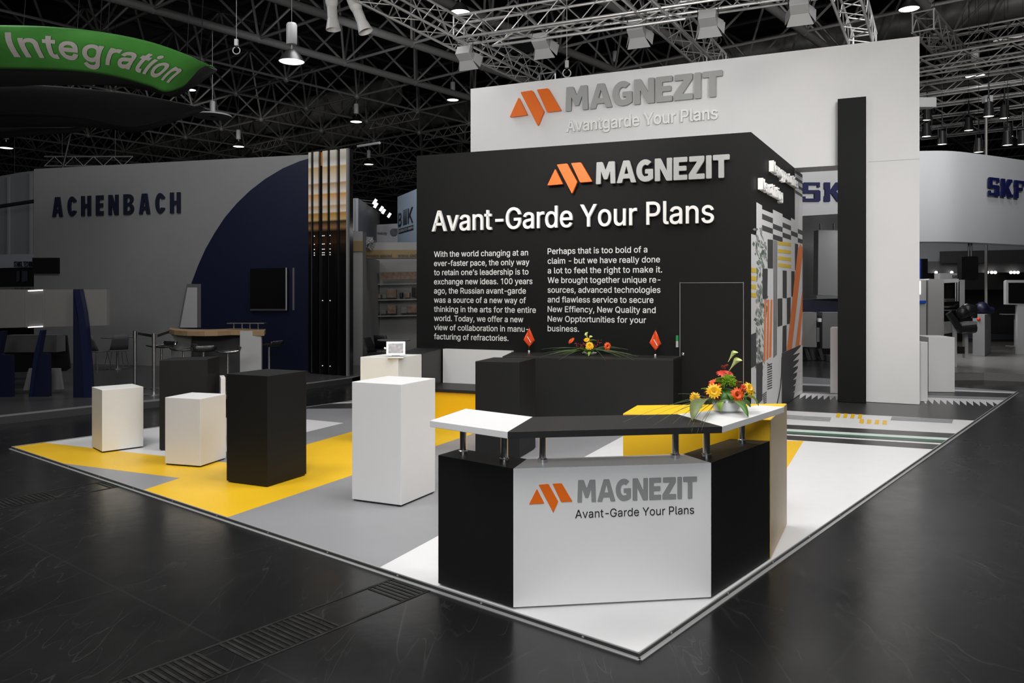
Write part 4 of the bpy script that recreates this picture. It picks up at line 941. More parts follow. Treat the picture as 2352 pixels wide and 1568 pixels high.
# black post
sP0, zP = WALL.pix(1925, 233); sP1, _ = WALL.pix(1989.5, 228)
HP = WALL.pix(1957, 230)[1]
m = MB(); m.extr([WALL.pt(sP0, 0, .20), WALL.pt(sP1, 0, .20), WALL.pt(sP1, HP, .20), WALL.pt(sP0, HP, .20)], WALL.pt(0, 0, .012) - WALL.pt(0, 0, .20))
tag(m.build('black_post', BLACKWALL, bevel=.004), 'tall flat black post standing against the white portal wall', 'post')
# low white blocks around the portal's feet
def block(name, label, cat, poly, z, mt, group=None, bevel=.004):
    m = MB(); m.prism(poly, 0.0, z); return tag(m.build(name, mt, bevel=bevel), label, cat, group)
def quad(uL, vL, uR, vR, depth, z=0):
    a, b = G(uL, vL, z), G(uR, vR, z); e = (b - a).normalized(); n = Vector((-e.y, e.x, 0))
    return [xy(a), xy(b), xy(b + n * depth), xy(a + n * depth)]
block('white_block', 'narrow white block just inside the portal beside the black post', 'display block', quad(1907, 903, 1927, 904, .6), 1.32 * .92, WALLWHITE)
block('white_block', 'low grey-white block at the right foot of the portal wall', 'display block', quad(2133, 899.5, 2193, 900.5, .7), 1.03, WALLWHITE)
block('white_block', 'narrow tall white slab right behind the portal wall edge', 'display block', quad(2116, 921.5, 2131, 921, .3), 1.02, WALLWHITE)

# ------------------------------------------------------------------ pedestals
def pedestal(pf, pl_, pr_, h, mt, label, gap=True, back=None):
    """box pedestal from the pixel of its near foot corner, its left and right foot corners"""
    f, l, r = G(*pf), G(*pl_), G(*pr_)
    b = l + r - f if back is None else back
    t = thing('display_pedestal', label, 'pedestal', xy(f) + (0,), 'display pedestals on the platform')
    c = (f + b) / 2
    MB().prism([xy(c + (p - c) * .96) for p in (f, l, b, r)], .0, .012).build('recessed_foot', BLACKMETAL, t)
    MB().prism([xy(p) for p in (f, l, b, r)], .010, h).build('body', mt, t, bevel=.004)
    return t
def top_h(pf, vt): d = G(*pf).y; return EYE - (vt - HY) * d / F
pedestal((234.4, 1039), (211, 1027), (329.5, 1026.3), .735, CREAM, 'small white pedestal at far left, standing half on yellow', True)
pedestal((460.2, 1072.2), (379, 1066), (519, 1053), .735, WHITE, 'low white pedestal in front of the far black one')
pedestal((614, 1117.7), (520.2, 1105.6), (704, 1089.9), 1.075, BLACK, 'tall black pedestal standing on the yellow band')
pedestal((921.5, 1163), (808.3, 1148.2), (999.9, 1129.9), 1.076, WHITE, 'tall white pedestal nearest the front desk')
f = G(476, 1034 + 0); 
hB = 1.075
def from_top(u, v, z): return G(u, v, z)
# pedestals known by their tops
def pedestal_top(tf, tl_, tr_, z, mt, label):
    f, l, r = (G(u, v, z) for u, v in (tf, tl_, tr_)); b = l + r - f
    t = thing('display_pedestal', label, 'pedestal', xy(f) + (0,), 'display pedestals on the platform')
    c = (f + b) / 2
    MB().prism([xy(c + (p - c) * .96) for p in (f, l, b, r)], .0, .012).build('recessed_foot', BLACKMETAL, t)
    MB().prism([xy(p) for p in (f, l, b, r)], .010, z).build('body', mt, t, bevel=.004)
    return t
pedestal_top((477, 824.5), (366, 827), (504, 818), 1.075, BLACK, 'black pedestal at the back left behind the low white one')
pedestal_top((914.5, 820.5), (827.5, 819.5), (968.5, 813.5), 1.075, CREAM, 'cream white pedestal carrying the tablet')
pedestal_top((1193, 831.6), (1091.5, 829.5), (1230, 822), 1.09, BLACK, 'black pedestal in front of the left desk end and flag')
# thin white post seen between low white and black pedestals
q = G(511, 1020); t = MB(); t.box((q.x, q.y, .42), (.055, .3, .84), .4); tag(t.build('white_upright', WHITE, bevel=.003), 'thin white upright panel behind the tall black pedestal', 'panel')

# ------------------------------------------------------------------ corner bench against the logo wall
bn = thing('corner_bench', 'corner bench with yellow front, black seat and white back', 'bench', xy(G(1001, 967)) + (0,))
sB0 = FRONT.s(1024); sB1 = FRONT.s(1180)
ob1 = lambda a: FRONT.pt(0, 0, a) - FRONT.pt(0, 0, 0)
m = MB(); m.extr([FRONT.pt(sB0, .44, .003), FRONT.pt(sB1, .44, .003), FRONT.pt(sB1, .985, .003), FRONT.pt(sB0, .985, .003)], ob1(.10)); m.build('back_panel', WHITE, bn)
m = MB(); m.extr([FRONT.pt(sB0 - .05, .41, .003), FRONT.pt(sB1 + .1, .41, .003), FRONT.pt(sB1 + .1, .455, .003), FRONT.pt(sB0 - .05, .455, .003)], ob1(.86)); m.build('seat', BLACKTOP, bn, bevel=.004)
m = MB(); m.extr([FRONT.pt(sB0 - .03, 0.004, .003), FRONT.pt(sB1 + .05, 0.004, .003), FRONT.pt(sB1 + .05, .41, .003), FRONT.pt(sB0 - .03, .41, .003)], ob1(.83)); m.build('front_panel', YELLOW, bn)
# black arm wall on the left of the bench
a0 = FRONT.pt(sB0 - .04, 0, .004); a1 = FRONT.pt(FRONT.s(957), 0, .004)
p_in = G(969.5, 812, .985)
m = MB(); m.prism([xy(a0), xy(a1), xy(Vector((p_in.x - .35, p_in.y, 0))), xy(p_in)], .0, .985); m.build('arm_wall', BLACKTOP, bn, bevel=.004)

# ------------------------------------------------------------------ black desk before the logo wall
HD = .98
d0, d1, d2 = G(1546.6, 823.7, HD), G(1154, 818, HD), G(1562, 819, HD)
e = (d0 - d1).normalized(); 
dk = thing('black_desk', 'long black desk before the logo wall carrying flags and flowers', 'desk', xy(d0) + (0,))
bk0 = G(1177, 807.8, HD); nrm = FRONT.n.to_3d()
poly = [xy(d0), xy(d2), xy(d2 - nrm * .02 - e * 0 + (bk0 - d1) * .0), xy(bk0), xy(d1)]
bb = d2 - nrm * max(.01, FRONT.n.dot(d2.to_2d() - FRONT.o) - .006)
poly = [xy(d0), xy(d2), xy(bb), xy(bk0 - nrm * .0), xy(d1)]
MB().prism([xy(Vector(p + (0,)) * 1) for p in poly], 0, HD - .03).build('desk_body', BLACK, dk)
MB().prism(poly, HD - .03, HD).build('desk_top', BLACKTOP, dk, bevel=.003)

# ------------------------------------------------------------------ front counter
HC = .837
base = {'a': G(1006.5, 1341.2), 'b': G(1178.8, 1397), 'c': G(1633.7, 1373.3), 'd': G(1768.3, 1283.2)}
bA = G(1056, 1030, HC); bB = G(1210, 1053.5, HC); bC = G(1569, 1042, HC); bD = G(1676, 1004.5, HC)
CF = Plane(base['b'], base['c'])
ct = thing('reception_counter', 'angular reception counter in black and white with the logo on its front', 'counter', xy(base['b']) + (0,))
MB().prism([xy(base['a']), xy(base['b']), xy(bB), xy(bA)], .006, HC).build('base_cabinet', BLACK, ct, bevel=.002, label='black left base')
MB().prism([xy(base['b']), xy(base['c']), xy(bC), xy(bB)], .006, HC).build('base_cabinet', WHITE, ct, bevel=.002, label='white middle base with logo')
Yf = Plane(G(1431, 949.5, .985), G(1768.3, 1283.2))
yl0, yl1 = G(1431, 949.5, .985).to_2d(), base['d'].to_2d(); yn = Vector((yl1.y - yl0.y, -(yl1.x - yl0.x))).normalized()
if yn.y > 0: yn = -yn
bD2 = bD.to_2d(); bD2 = bD2 - yn * yn.dot(bD2 - yl0) + yn * .002
MB().prism([xy(base['c']), xy(base['d']), xy(bD2), xy(bC)], .006, HC).build('base_cabinet', BLACK, ct, bevel=.002, label='black right base')
logo(CF, ct, 1215, 1315, 1157.5, 1326, 1600.5, 1153, 51, .003, .001, ORANGE, GREYPRINT)
text_px(CF, 'Avant-Garde Your Plans', 1321, 1189.5, 1594, 19, .002, .001, 0).build('tagline_text', BLACKPRINT, ct, label='thin black words Avant-Garde Your Plans')
# bar tops
ZB1, ZB0 = 1.09, 1.05
P_ = lambda u, v: xy(G(u, v, ZB1))
pFL, pFM, pFR, pFE = P_(987.3, 965.7), P_(1165.8, 991.2), P_(1659, 979), P_(1801.5, 934)
pBL, pBM, pBR, pBE = P_(1069.6, 938), P_(1223.3, 956.8), P_(1556, 950.7), P_(1744, 930)
MB().prism([pFL, pFM, pBM, pBL], ZB0, ZB1).build('bar_top', WHITE, ct, bevel=.002, label='white left bar top')
MB().prism([pFM, pFR, pBR, pBM], ZB0, ZB1).build('bar_top', BLACKTOP, ct, bevel=.002, label='black middle bar top')
MB().prism([pFR, pFE, pBE, pBR], ZB0, ZB1).build('bar_top', WHITE, ct, bevel=.002, label='white right bar top')
for (u, v) in ((1064, 1042), (1158.5, 1060), (1246.5, 1061), (1551, 1051), (1622.5, 1050), (1704, 1016)):
    q = G(u, v, HC); m = MB()
    m.tube([(q.x, q.y, HC), (q.x, q.y, ZB0)], .0225, 20)
    m.lathe([(.031, 0), (.031, .022), (.027, .026)], (q.x, q.y, HC), 20); m.lathe([(.031, 0), (.031, .012)], (q.x, q.y, ZB0 - .012), 20)
    m.build('bar_post', CHROME, ct, smooth=True)
# yellow side cabinet that closes the counter on the right
ya, yb, yc, yd = G(1431, 949.5, .985), base['d'] + Vector((.001, .003, 0)), G(1806, 1204.5), G(1463.5, 930.5, .985)
yv = (yb - Vector((ya.x, ya.y, 0))).normalized()
cb = thing('yellow_cabinet', 'yellow topped cabinet standing behind the counter on the right', 'cabinet', xy(yb) + (0,))
MB().prism([xy(ya), xy(yb), xy(yc), xy(yd)], .004, .985).build('body', YELLOW, cb, bevel=.002)
sdP = Plane(yb, yc)
MB().extr([sdP.pt(.003, .006, .001), sdP.pt(sdP.len - .003, .006, .001), sdP.pt(sdP.len - .003, .983, .001), sdP.pt(.003, .983, .001)], sdP.pt(0, 0, .005) - sdP.pt(0, 0, .001)).build('side_panel', BEIGE, cb, label='satin beige side panel')

# ------------------------------------------------------------------ things on the desks
# tablet
zt_ = 1.075; q = G(909, 820.0, zt_)
tb = thing('tablet_stand', 'white tablet computer on its stand on the cream pedestal', 'tablet', q)
ang = .12; tl = Matrix.Rotation(-.32, 3, 'X')
up = Matrix.Rotation(ang, 3, 'Z') @ tl @ Vector((0, 0, 1)); rt = Matrix.Rotation(ang, 3, 'Z') @ Vector((1, 0, 0)); nm = rt.cross(up)
c = q + Vector((0, 0, .025)) + up * .085
def slab(c, hw, hh, th, off):
    return [c + rt * (sx * hw) + up * (sy * hh) + nm * off for sx, sy in ((-1, -1), (1, -1), (1, 1), (-1, 1))]
fr = mat('white_glossy_plastic', (.86, .86, .86, 1), .25)
if nm.y > 0: nm = -nm
MB().extr(slab(c, .118, .088, 0, 0), nm * .014).build('frame', fr, tb, bevel=.005)
pic = mat('tablet_picture', (.2, .2, .2, 1), .2); nt = pic.node_tree
vo = nt.nodes.new('ShaderNodeTexVoronoi'); vo.inputs['Scale'].default_value = 40; tc = nt.nodes.new('ShaderNodeTexCoord'); nt.links.new(tc.outputs['Object'], vo.inputs['Vector'])
cr_ = nt.nodes.new('ShaderNodeValToRGB'); el = cr_.color_ramp.elements; el[0].color = rgb(40, 36, 40); el[1].color = rgb(150, 120, 125); e2 = cr_.color_ramp.elements.new(.6); e2.color = rgb(90, 92, 98)
nt.links.new(vo.outputs['Color'], cr_.inputs[0]); nt.links.new(cr_.outputs[0], nt.nodes['Principled BSDF'].inputs['Base Color'])
nt.links.new(cr_.outputs[0], nt.nodes['Principled BSDF'].inputs['Emission Color']); nt.nodes['Principled BSDF'].inputs['Emission Strength'].default_value = .04
MB().extr(slab(c, .092, .062, 0, .0145), nm * .0015).build('screen', pic, tb)
m = MB(); m.box(q + Vector((0, 0, .006)) - nm * .03, (.2, .16, .012), ang); m.box(q + Vector((0, 0, .035)) - nm * .05, (.1, .04, .07), ang); m.tube([c - rt * .12, c - rt * .145 + up * .01], .012, 8); m.build('stand', fr, tb, bevel=.003)
# flags
def flag(p, label, s=1.0):
    t = thing('table_flag', label, 'flag', p, 'orange table flags')
    MB().sphere(p + Vector((0, 0, .022)), .024, 14).lathe([(.026, 0), (.026, .006), (.012, .010)], p, 14).build('ball_foot', CHROME, t, smooth=True)
    MB().tube([p + Vector((0, 0, .03)), p + Vector((0, 0, .40))], .003, 6).build('staff', CHROME, t)
    # diamond of cloth hung by its corner, gently folded
    n = 6; vs_ = []; fs = []
    A0, B0, C0, D0 = Vector((.004, 0, .375)), Vector((-.082, .01, .20)), Vector((.0, -.01, .095)), Vector((.088, .012, .185))
    for i in range(n + 1):
        for j in range(n + 1):
            a, b = i / n, j / n
            q = A0 * (1 - a) * (1 - b) + B0 * a * (1 - b) + C0 * a * b + D0 * (1 - a) * b
            vs_.append(p + q + Vector((0, .016 * math.sin(6 * (a - b)), 0)))
    for i in range(n):
        for j in range(n):
            k = i * (n + 1) + j; fs.append([k, k + 1, k + n + 2, k + n + 1])
    o = MB().raw(vs_, fs).build('cloth', FLAG, t, smooth=True); sm = o.modifiers.new('thickness', 'SOLIDIFY'); sm.thickness = .002
    MB().extr([p + Vector(v) for v in ((-.028, -.022, .245), (-.020, -.022, .25), (.028, -.022, .165), (.020, -.022, .16))], (0, -.002, 0)).build('white_stripe', WHITEPRINT, t)
    return t
flag(at_height(1215, 811, HD), 'orange table flag at the left end of the black desk')
flag(at_height(1505, 820, HD), 'orange table flag at the right end of the black desk near the door')

# flowers
def gerbera(t, c, nrm_, r, mt, n=16, name='gerbera_head'):
    m = MB(); nrm_ = Vector(nrm_).normalized(); a = nrm_.orthogonal().normalized(); b = nrm_.cross(a)
    for ring in range(2):
        for k in range(n):
            th = 2 * math.pi * (k + .5 * ring) / n + rnd.uniform(-.08, .08); d = a * math.cos(th) + b * math.sin(th); s_ = nrm_.cross(d)
            L_ = r * (1 - .22 * ring) * rnd.uniform(.92, 1.05); w2 = r * .17
            p0_ = c + d * r * .18 + nrm_ * (.004 + .004 * ring); pm = c + d * L_ * .62 + nrm_ * (.25 * r + .006 * ring); pe = c + d * L_ + nrm_ * (.12 * r)
            m.raw([p0_ - s_ * w2 * .5, p0_ + s_ * w2 * .5, pm + s_ * w2, pe + s_ * w2 * .35, pe - s_ * w2 * .35, pm - s_ * w2], [[0, 1, 2, 5], [5, 2, 3, 4]])
    o = m.build(name, mt, t)
    cc = MB(); cc.lathe([(.0001, .012 + .03 * r), (r * .16, .010 + .05 * r), (r * .22, .0)][::-1], c, 10, axis=nrm_); cc.build('flower_eye', BERRY if mt is not PETY else mat('gold_eye', (.55, .25, .01, 1), .6), o, smooth=True)
    return o
def leaf(t, p0, p1, wd, mt, droop=.02, name='leaf'):
    p0, p1 = Vector(p0), Vector(p1); d = p1 - p0; s_ = d.cross(Vector((0, .3, 1))).normalized()
    if s_.length < .1: s_ = Vector((1, 0, 0))
    up = s_.cross(d).normalized(); n = 7; vs_ = []; fs = []
    for k in range(n + 1):
        f = k / n; c = p0 + d * f + up * (droop * math.sin(f * math.pi) * 2); w2 = wd * math.sin(math.pi * min(1, f * .92 + .06)) ** .8
        vs_ += [c - s_ * w2 + up * .18 * wd, c, c + s_ * w2 + up * .18 * wd]
    for k in range(n): i = k * 3; fs += [[i, i + 1, i + 4, i + 3], [i + 1, i + 2, i + 5, i + 4]]
    o = MB().raw(vs_, fs).build(name, mt, t, smooth=True); sm = o.modifiers.new('thickness', 'SOLIDIFY'); sm.thickness = .0012
    return o
def blade(t, pts, r=.0025, name='grass_blade', mt=None):
    P = [Vector(p) for p in pts]; out = []
    for k in range(9):
        f = k / 8
        if len(P) == 3: out.append(P[0] * (1 - f) ** 2 + P[1] * 2 * f * (1 - f) + P[2] * f * f)
        else: out.append(P[0].lerp(P[1], f))
    return MB().tube(out, [r * (1 - .75 * k / 8) for k in range(9)], 5).build(name, mt or GRASSM, t, smooth=True)
def calla(t, base_, tip, r=.03):
    base_, tip = Vector(base_), Vector(tip); d = tip - base_; ax = d.normalized(); a = ax.orthogonal().normalized(); b = ax.cross(a)
    vs_ = []; fs = []; n = 12; K = 6
    for k in range(K + 1):
        f = k / K; rr = r * (.12 + .9 * f ** 1.6)
        for j in range(n):
            th = 2 * math.pi * j / n; flare = (1 + .9 * max(0, math.cos(th)) * f ** 3)
            vs_.append(base_ + d * (f * (.75 + .25 * (math.cos(th) * .5 + .5))) + (a * math.cos(th) + b * math.sin(th)) * rr * flare)
    for k in range(K):
        for j in range(n): fs.append([k * n + j, k * n + (j + 1) % n, (k + 1) * n + (j + 1) % n, (k + 1) * n + j])
    return MB().raw(vs_, fs).build('calla_flower', CALLA, t, smooth=True)
def berries(t, c, r, n):
    m = MB()
    for k in range(n): m.sphere(Vector(c) + Vector((rnd.uniform(-r, r), rnd.uniform(-r, r), rnd.uniform(-r, r) * .8)), rnd.uniform(.005, .009), 6)
    return m.build('berry_cluster', BERRY, t, smooth=True)
# arrangement on the counter: everything placed by eye in a frame of the bowl, x to the right, z up (metres)
q = G(1669, 945, ZB1)
fa = thing('flower_arrangement', 'big flower arrangement in a glass bowl on the white right bar top', 'flowers', q)
def o_(x, y, z): return q + Vector((x, y, z))
MB().lathe([(.06, 0), (.085, .004), (.098, .03), (.094, .075), (.085, .092), (.080, .090), (.088, .072), (.092, .032), (.080, .010), (.0001, .008)], q, 28).build('glass_bowl', GLASS, fa, smooth=True)
MB().lathe([(.0001, .014), (.074, .014), (.085, .034), (.084, .066), (.0001, .074)], q, 20).build('wet_foam', FWHITE, fa, smooth=True)
k_ = q.y / F
def fp(x, y, dy=0.0):   # from the close crop of the photograph (4.9 x) to metres around the bowl
    u, v = 1450 + x / 4.9, 780 + y / 4.9
    p = at_depth(u, v, q.y + dy)
    if p.z < ZB1 + .008:
        p = G(u, v, ZB1 + .008)
        if p.y < 4.62: p = at_depth(u, v, 4.62)
    return p
MB().sphere(fp(1050, 640, 0), .085, 12, sq=.7).build('moss_heart', LEAF, fa, smooth=True)
mm = MB()
cM = fp(1090, 490, -.03)
for k in range(220):
    th = rnd.random() * 2 * math.pi; ph = math.acos(1 - 1.35 * rnd.random()); d = Vector((math.sin(ph) * math.cos(th), math.sin(ph) * math.sin(th), math.cos(ph)))
    mm.tube([cM + d * .02, cM + d * rnd.uniform(.052, .062) + Vector((0, 0, .004))], [.0045, .0025], 4)
mm.build('green_mum', MUM, fa)
gerbera(fa, fp(930, 580, -.10), (-.2, -1, .35), .052, PETY)
gerbera(fa, fp(718, 655, -.05), (-.5, -1, .2), .040, PETY)
gerbera(fa, fp(1320, 545, -.01), (.5, -.9, .5), .042, PETY)
gerbera(fa, fp(1185, 620, -.11), (.25, -1, .15), .052, PETO)
gerbera(fa, fp(950, 500, -.02), (-.3, -.6, .8), .048, PETO)
gerbera(fa, fp(1055, 395, .02), (0, -.35, 1), .058, PETR)
gerbera(fa, fp(1262, 540, -.03), (.2, -.9, .4), .026, PETO)
gerbera(fa, fp(1340, 610, .0), (.6, -.8, .2), .034, PETY)
for (x, y) in ((985, 620), (1215, 500), (950, 655), (820, 680), (1050, 300), (1240, 590), (860, 610)): berries(fa, fp(x, y, -.06), .022, 10)
blade(fa, [fp(1080, 520), fp(1110, 420), fp(1095, 330)], .004, 'flower_stem', LEAF); blade(fa, [fp(1100, 520), fp(1105, 430), fp(1110, 340)], .004, 'flower_stem', LEAF)
calla(fa, fp(1090, 250, -.0), fp(1168, 118, -.0), .016); calla(fa, fp(1105, 345, -.0), fp(1205, 200, -.01), .020)
leaf(fa, fp(1100, 690, -.08), fp(1312, 872, -.12), .032, LEAF, .02); leaf(fa, fp(880, 690, -.08), fp(690, 915, -.13), .050, vary(mat('olive_leaf', (.12, .15, .05, 1), .5), 20, .3), .03)
leaf(fa, fp(1060, 690, -.09), fp(1010, 812, -.14), .026, LEAFL, .015); leaf(fa, fp(1230, 670, -.05), fp(1432, 745, -.08), .036, LEAFL, .02)
leaf(fa, fp(930, 640, -.05), fp(785, 555, -.07), .026, LEAFL, .01); leaf(fa, fp(1250, 640, .0), fp(1400, 610, .04), .03, LEAFL, .01); leaf(fa, fp(1080, 600, -.09), fp(1130, 690, -.14), .03, LEAF, .01)
leaf(fa, fp(1050, 560, -.08), fp(1100, 480, -.06), .03, LEAF, .01); leaf(fa, fp(1200, 690, -.07), fp(1340, 760, -.05), .03, LEAF, .01)
for (a, b) in [((1000, 600), (960, 660)), ((1130, 560), (1200, 640)), ((1010, 560), (940, 480)), ((1180, 560), (1240, 480)), ((1060, 640), (1120, 720)), ((980, 640), (880, 700)), ((1200, 620), (1290, 690)), ((1160, 600), (1250, 640)), ((1000, 520), (1010, 430)), ((1120, 500), (1170, 420))]:
    leaf(fa, fp(*a, -.03), fp(*b, -.07), .03, LEAF if a[0] % 20 else LEAFL, .01)
for (a, b, c_) in [((980, 680), (600, 620), (-90, 925)), ((980, 680), (640, 660), (180, 890)), ((960, 690), (620, 700), (330, 920)), ((960, 690), (700, 720), (470, 940)), ((960, 680), (640, 620), (430, 750)), ((950, 670), (640, 590), (525, 610)),
                    ((940, 690), (720, 760), (640, 960)), ((940, 700), (700, 820), (680, 1040)), ((960, 700), (790, 870), (740, 1050)), ((950, 700), (820, 900), (790, 1020)), ((970, 690), (650, 690), (250, 960)), ((970, 690), (700, 640), (500, 830)), ((960, 690), (680, 700), (560, 900))]:
    blade(fa, [fp(*a, -.07), fp(*b, -.12), fp(*c_, -.16)], .0022)
# arrangement on the black desk
q = G(1354, 814.5, HD); k_ = q.y / F
fb = thing('flower_arrangement', 'low flower arrangement with long grasses in the middle of the black desk', 'flowers', q)
def fp(x, y, dy=0.0):
    u, v = 1170 + x / 5.6, 740 + y / 5.6
    p = at_depth(u, v, q.y + dy)
    if p.z < HD + .008:
        p = G(u, v, HD + .008)
        if p.y < d0.y - .12: p = at_depth(u, v, d0.y - .12)
    return p
MB().lathe([(.05, 0), (.085, .006), (.11, .032), (.105, .034), (.08, .012), (.0001, .01)], q, 24).build('dish', WHITE, fb, smooth=True)
MB().sphere(fp(1030, 350, 0), .075, 12, sq=.7).build('moss_heart', LEAF, fb, smooth=True)
gerbera(fb, fp(1030, 305, -.12), (0, -1, .3), .062, PETY); gerbera(fb, fp(995, 228, -.02), (-.2, -.7, .8), .046, PETY)
gerbera(fb, fp(1258, 308, -.06), (.4, -1, .1), .060, PETO); gerbera(fb, fp(800, 240, -.02), (-.7, -.4, .7), .058, PETO)
for (x, y) in ((868, 285), (955, 285), (1110, 305), (1155, 250), (930, 300)): berries(fb, fp(x, y, -.06), .032, 12)
calla(fb, fp(1010, 215, .0), fp(980, 140, -.02), .022); calla(fb, fp(1020, 225, .0), fp(1045, 175, -.02), .018)
leaf(fb, fp(1010, 270, -.03), fp(1120, 240, -.06), .05, LEAFL, .01); leaf(fb, fp(960, 350, -.08), fp(845, 372, -.12), .04, LEAFL, .01); leaf(fb, fp(1010, 360, -.1), fp(950, 405, -.14), .04, LEAFL, .01); leaf(fb, fp(1050, 360, -.1), fp(1125, 360, -.13), .035, LEAF, .01)
leaf(fb, fp(1035, 380, -.1), fp(1020, 440, -.16), .02, LEAFL, .01)
for s_, lst in ((-1, [(410, 348), (390, 450), (440, 395), (470, 425), (560, 432), (520, 400), (620, 430), (680, 410), (640, 485), (600, 380), (700, 425), (560, 350)]), (1, [(1660, 435), (1610, 490), (1590, 450), (1520, 440), (1450, 455), (1560, 410), (1480, 470), (1410, 330), (1240, 495), (1640, 440), (1380, 430), (1530, 350)])):
    for (x, y) in lst:
        mx = 1030 + (x - 1030) * .5
        blade(fb, [fp(1030 + s_ * 60, 350, -.04), fp(mx, min(y, 400) - 45 + rnd.uniform(-10, 10), -.06), fp(x, y, -.10 + rnd.uniform(-.05, .05))], .005)

# ================================================================== THE DARK STAND AT LEFT (big blue letters on a grey wall)
AZ = .08
aE = [G(u, v, AZ) for u, v in ((-260, 986), (0, 957), (211, 934), (364, 920), (704, 881.5), (808, 867.5))]
aB = [Vector((-4.6, 24, 0)), Vector((-5.2, 26, 0)), Vector((-22, 26, 0)), Vector((-22, 11.5, 0))]
pl2 = thing('stand_platform', 'low dark platform with a pale rim under the grey-walled stand at left', 'platform', xy(aE[2]) + (FZ,))
def shift(pts, d):  # pulled back from the viewer
    return [p + Vector((.25 * d, 1.0 * d, 0)) for p in pts]
MB().prism([xy(p) for p in aE + aB], FZ, AZ - .004).build('deck', DGREY, pl2)
RIMM = vary(mat('pale_grey_rim', (.20, .20, .20, 1), .4), 4, .06)
MB().prism([xy(p) for p in aE] + [xy(p) for p in shift(aE, .42)[::-1]], AZ - .004, AZ).build('rim', RIMM, pl2)
STFLOOR = vary(mat('dark_stand_floor', (.055, .054, .053, 1), .28), 3, .1)
MB().prism([xy(p) for p in shift(aE, .43)] + [xy(p) for p in aB], AZ - .004, AZ + .001).build('flooring', STFLOOR, pl2)

aR, aL = G(711, 851, AZ), None
dA = aR.y
kA = (HY - 388) / (HY - 355); dLa = dA / kA
aL = Vector(((78 - CX) * dLa / F, dLa, 0))
AW = Plane(aL, aR); HA = EYE + (HY - 355) * dA / F
ach = thing('stand_wall', 'tall grey wall with dark blue letters and a blue quarter circle at left', 'exhibition wall', xy(aR) + (AZ,))
obA = AW.pt(0, 0, -.25) - AW.pt(0, 0, 0)
MB().extr([AW.pt(0, AZ + .002), AW.pt(AW.len, AZ + .002), AW.pt(AW.len, HA), AW.pt(0, HA)], obA).build('grey_panel', GWALL, ach)
arcpx = [(711, 364), (690, 370), (650, 387), (610, 411), (575, 438), (545, 467), (517, 500), (494, 535), (473, 572), (456, 610), (441, 650), (428, 690), (417, 735), (409, 780), (402, 830), (396, 868)]
pts = [AW.pix(*p) for p in arcpx]; pts[-1] = (pts[-1][0], AZ + .004); pts.append((AW.len - .002, AZ + .004)); pts[0] = (AW.len - .002, pts[0][1])
MB().extr([AW.pt(s, z, .002) for s, z in pts], AW.pt(0, 0, .02) - AW.pt(0, 0, .002)).build('blue_panel', NAVYWALL, ach)
s0, z0 = AW.pix(122, 498.5); s1, _ = AW.pix(416, 498.5); _, z1 = AW.pix(122, 453)
letter_on(AW, ACHENBACH, s0, z0, s1 - s0, z1 - z0, .03, .002).build('wall_lettering', NAVY, ach, label='dark blue capitals ACHENBACH')
def rect_on(pl, px, off, th, name, mt, par, bevel=0):
    s_ = [pl.pix(u, v) for u, v in px]
    return MB().extr([pl.pt(s, z, off) for s, z in s_], pl.pt(0, 0, off + th) - pl.pt(0, 0, off)).build(name, mt, par, bevel=bevel)
dr2 = rect_on(AW, [(412, 752), (463, 752), (463, 652), (431, 652)], .022, .01, 'door_frame', GWALLD, ach)
rect_on(AW, [(416, 752), (455, 752), (455, 660), (433, 660)], .034, .006, 'door_panel', GREYMETAL, dr2)
rect_on(AW, [(78, 628), (138, 628), (138, 592), (78, 592)], .002, .05, 'black_screen', SCREEN, ach)
# television
tv = thing('television', 'flat black television on the blue part of the grey wall', 'television', AW.pt(AW.s(622), AW.pix(622, 665)[1], .05))
rect_on(AW, [(580.5, 713), (665, 713), (665, 615), (580.5, 617)], .05, .06, 'screen', SCREEN, tv, .005)
rect_on(AW, [(662.5, 712), (665, 712), (665, 615), (662.5, 615)], .112, .006, 'bezel', GREYMETAL, tv)
rect_on(AW, [(581, 713), (665, 713), (665, 709), (581, 709)], .112, .004, 'bezel', DGREY, tv)
rect_on(AW, [(600, 690), (645, 690), (645, 640), (600, 640)], .022, .03, 'bracket', DGREY, tv)
t = rect_on(AW, [(674, 712), (678, 712), (678, 615), (674, 615)], .022, .02, 'light_strip', GWALLD, None); tag(t, 'thin grey strip right of the television', 'strip')
# oak topped counter
oc = thing('bar_counter', 'curved oak edged bar counter with grey end panels before the blue wall', 'counter', xy(G(576, 853, AZ)) + (AZ,))
zo = 1.16; dO = 15.6
fr_ = [(388, 15.4), (400, 15.0), (430, 14.7), (470, 14.6), (500, 14.7), (530, 14.95), (560, 14.9), (580, 14.75), (607, 14.7)]
frp = [Vector(((u - CX) * d / F, d)) for u, d in fr_]; bkp = [Vector((p.x * 1.045, p.y + .75)) for p in frp][::-1]
MB().prism([xy(p) for p in frp + bkp], zo - .09, zo).build('counter_top', WOOD, oc, bevel=.004)
def panel_d(u0, u1, d, z0, z1, th, name, mt, par, bevel=.003):
    m = MB(); x0, x1 = (u0 - CX) * d / F, (u1 - CX) * d / F
    m.box(((x0 + x1) / 2, d + th / 2, (z0 + z1) / 2), (x1 - x0, th, z1 - z0)); return m.build(name, mt, par, bevel=bevel)
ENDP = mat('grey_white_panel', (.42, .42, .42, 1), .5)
panel_d(551, 600, 14.75, AZ + .004, zo - .005, .06, 'end_panel', ENDP, oc); panel_d(393, 439, 15.25, AZ + .004, zo - .092, .06, 'end_panel', GWALL, oc)
panel_d(440, 552, 15.35, AZ + .004, zo - .092, .05, 'back_panel', DGREY, oc)
m = MB()
for u in (537, 556, 574, 593): q = at_depth(u, 742, 15.2); m.tube([(q.x, q.y, zo), (q.x, q.y, zo + .12)], .012, 6)
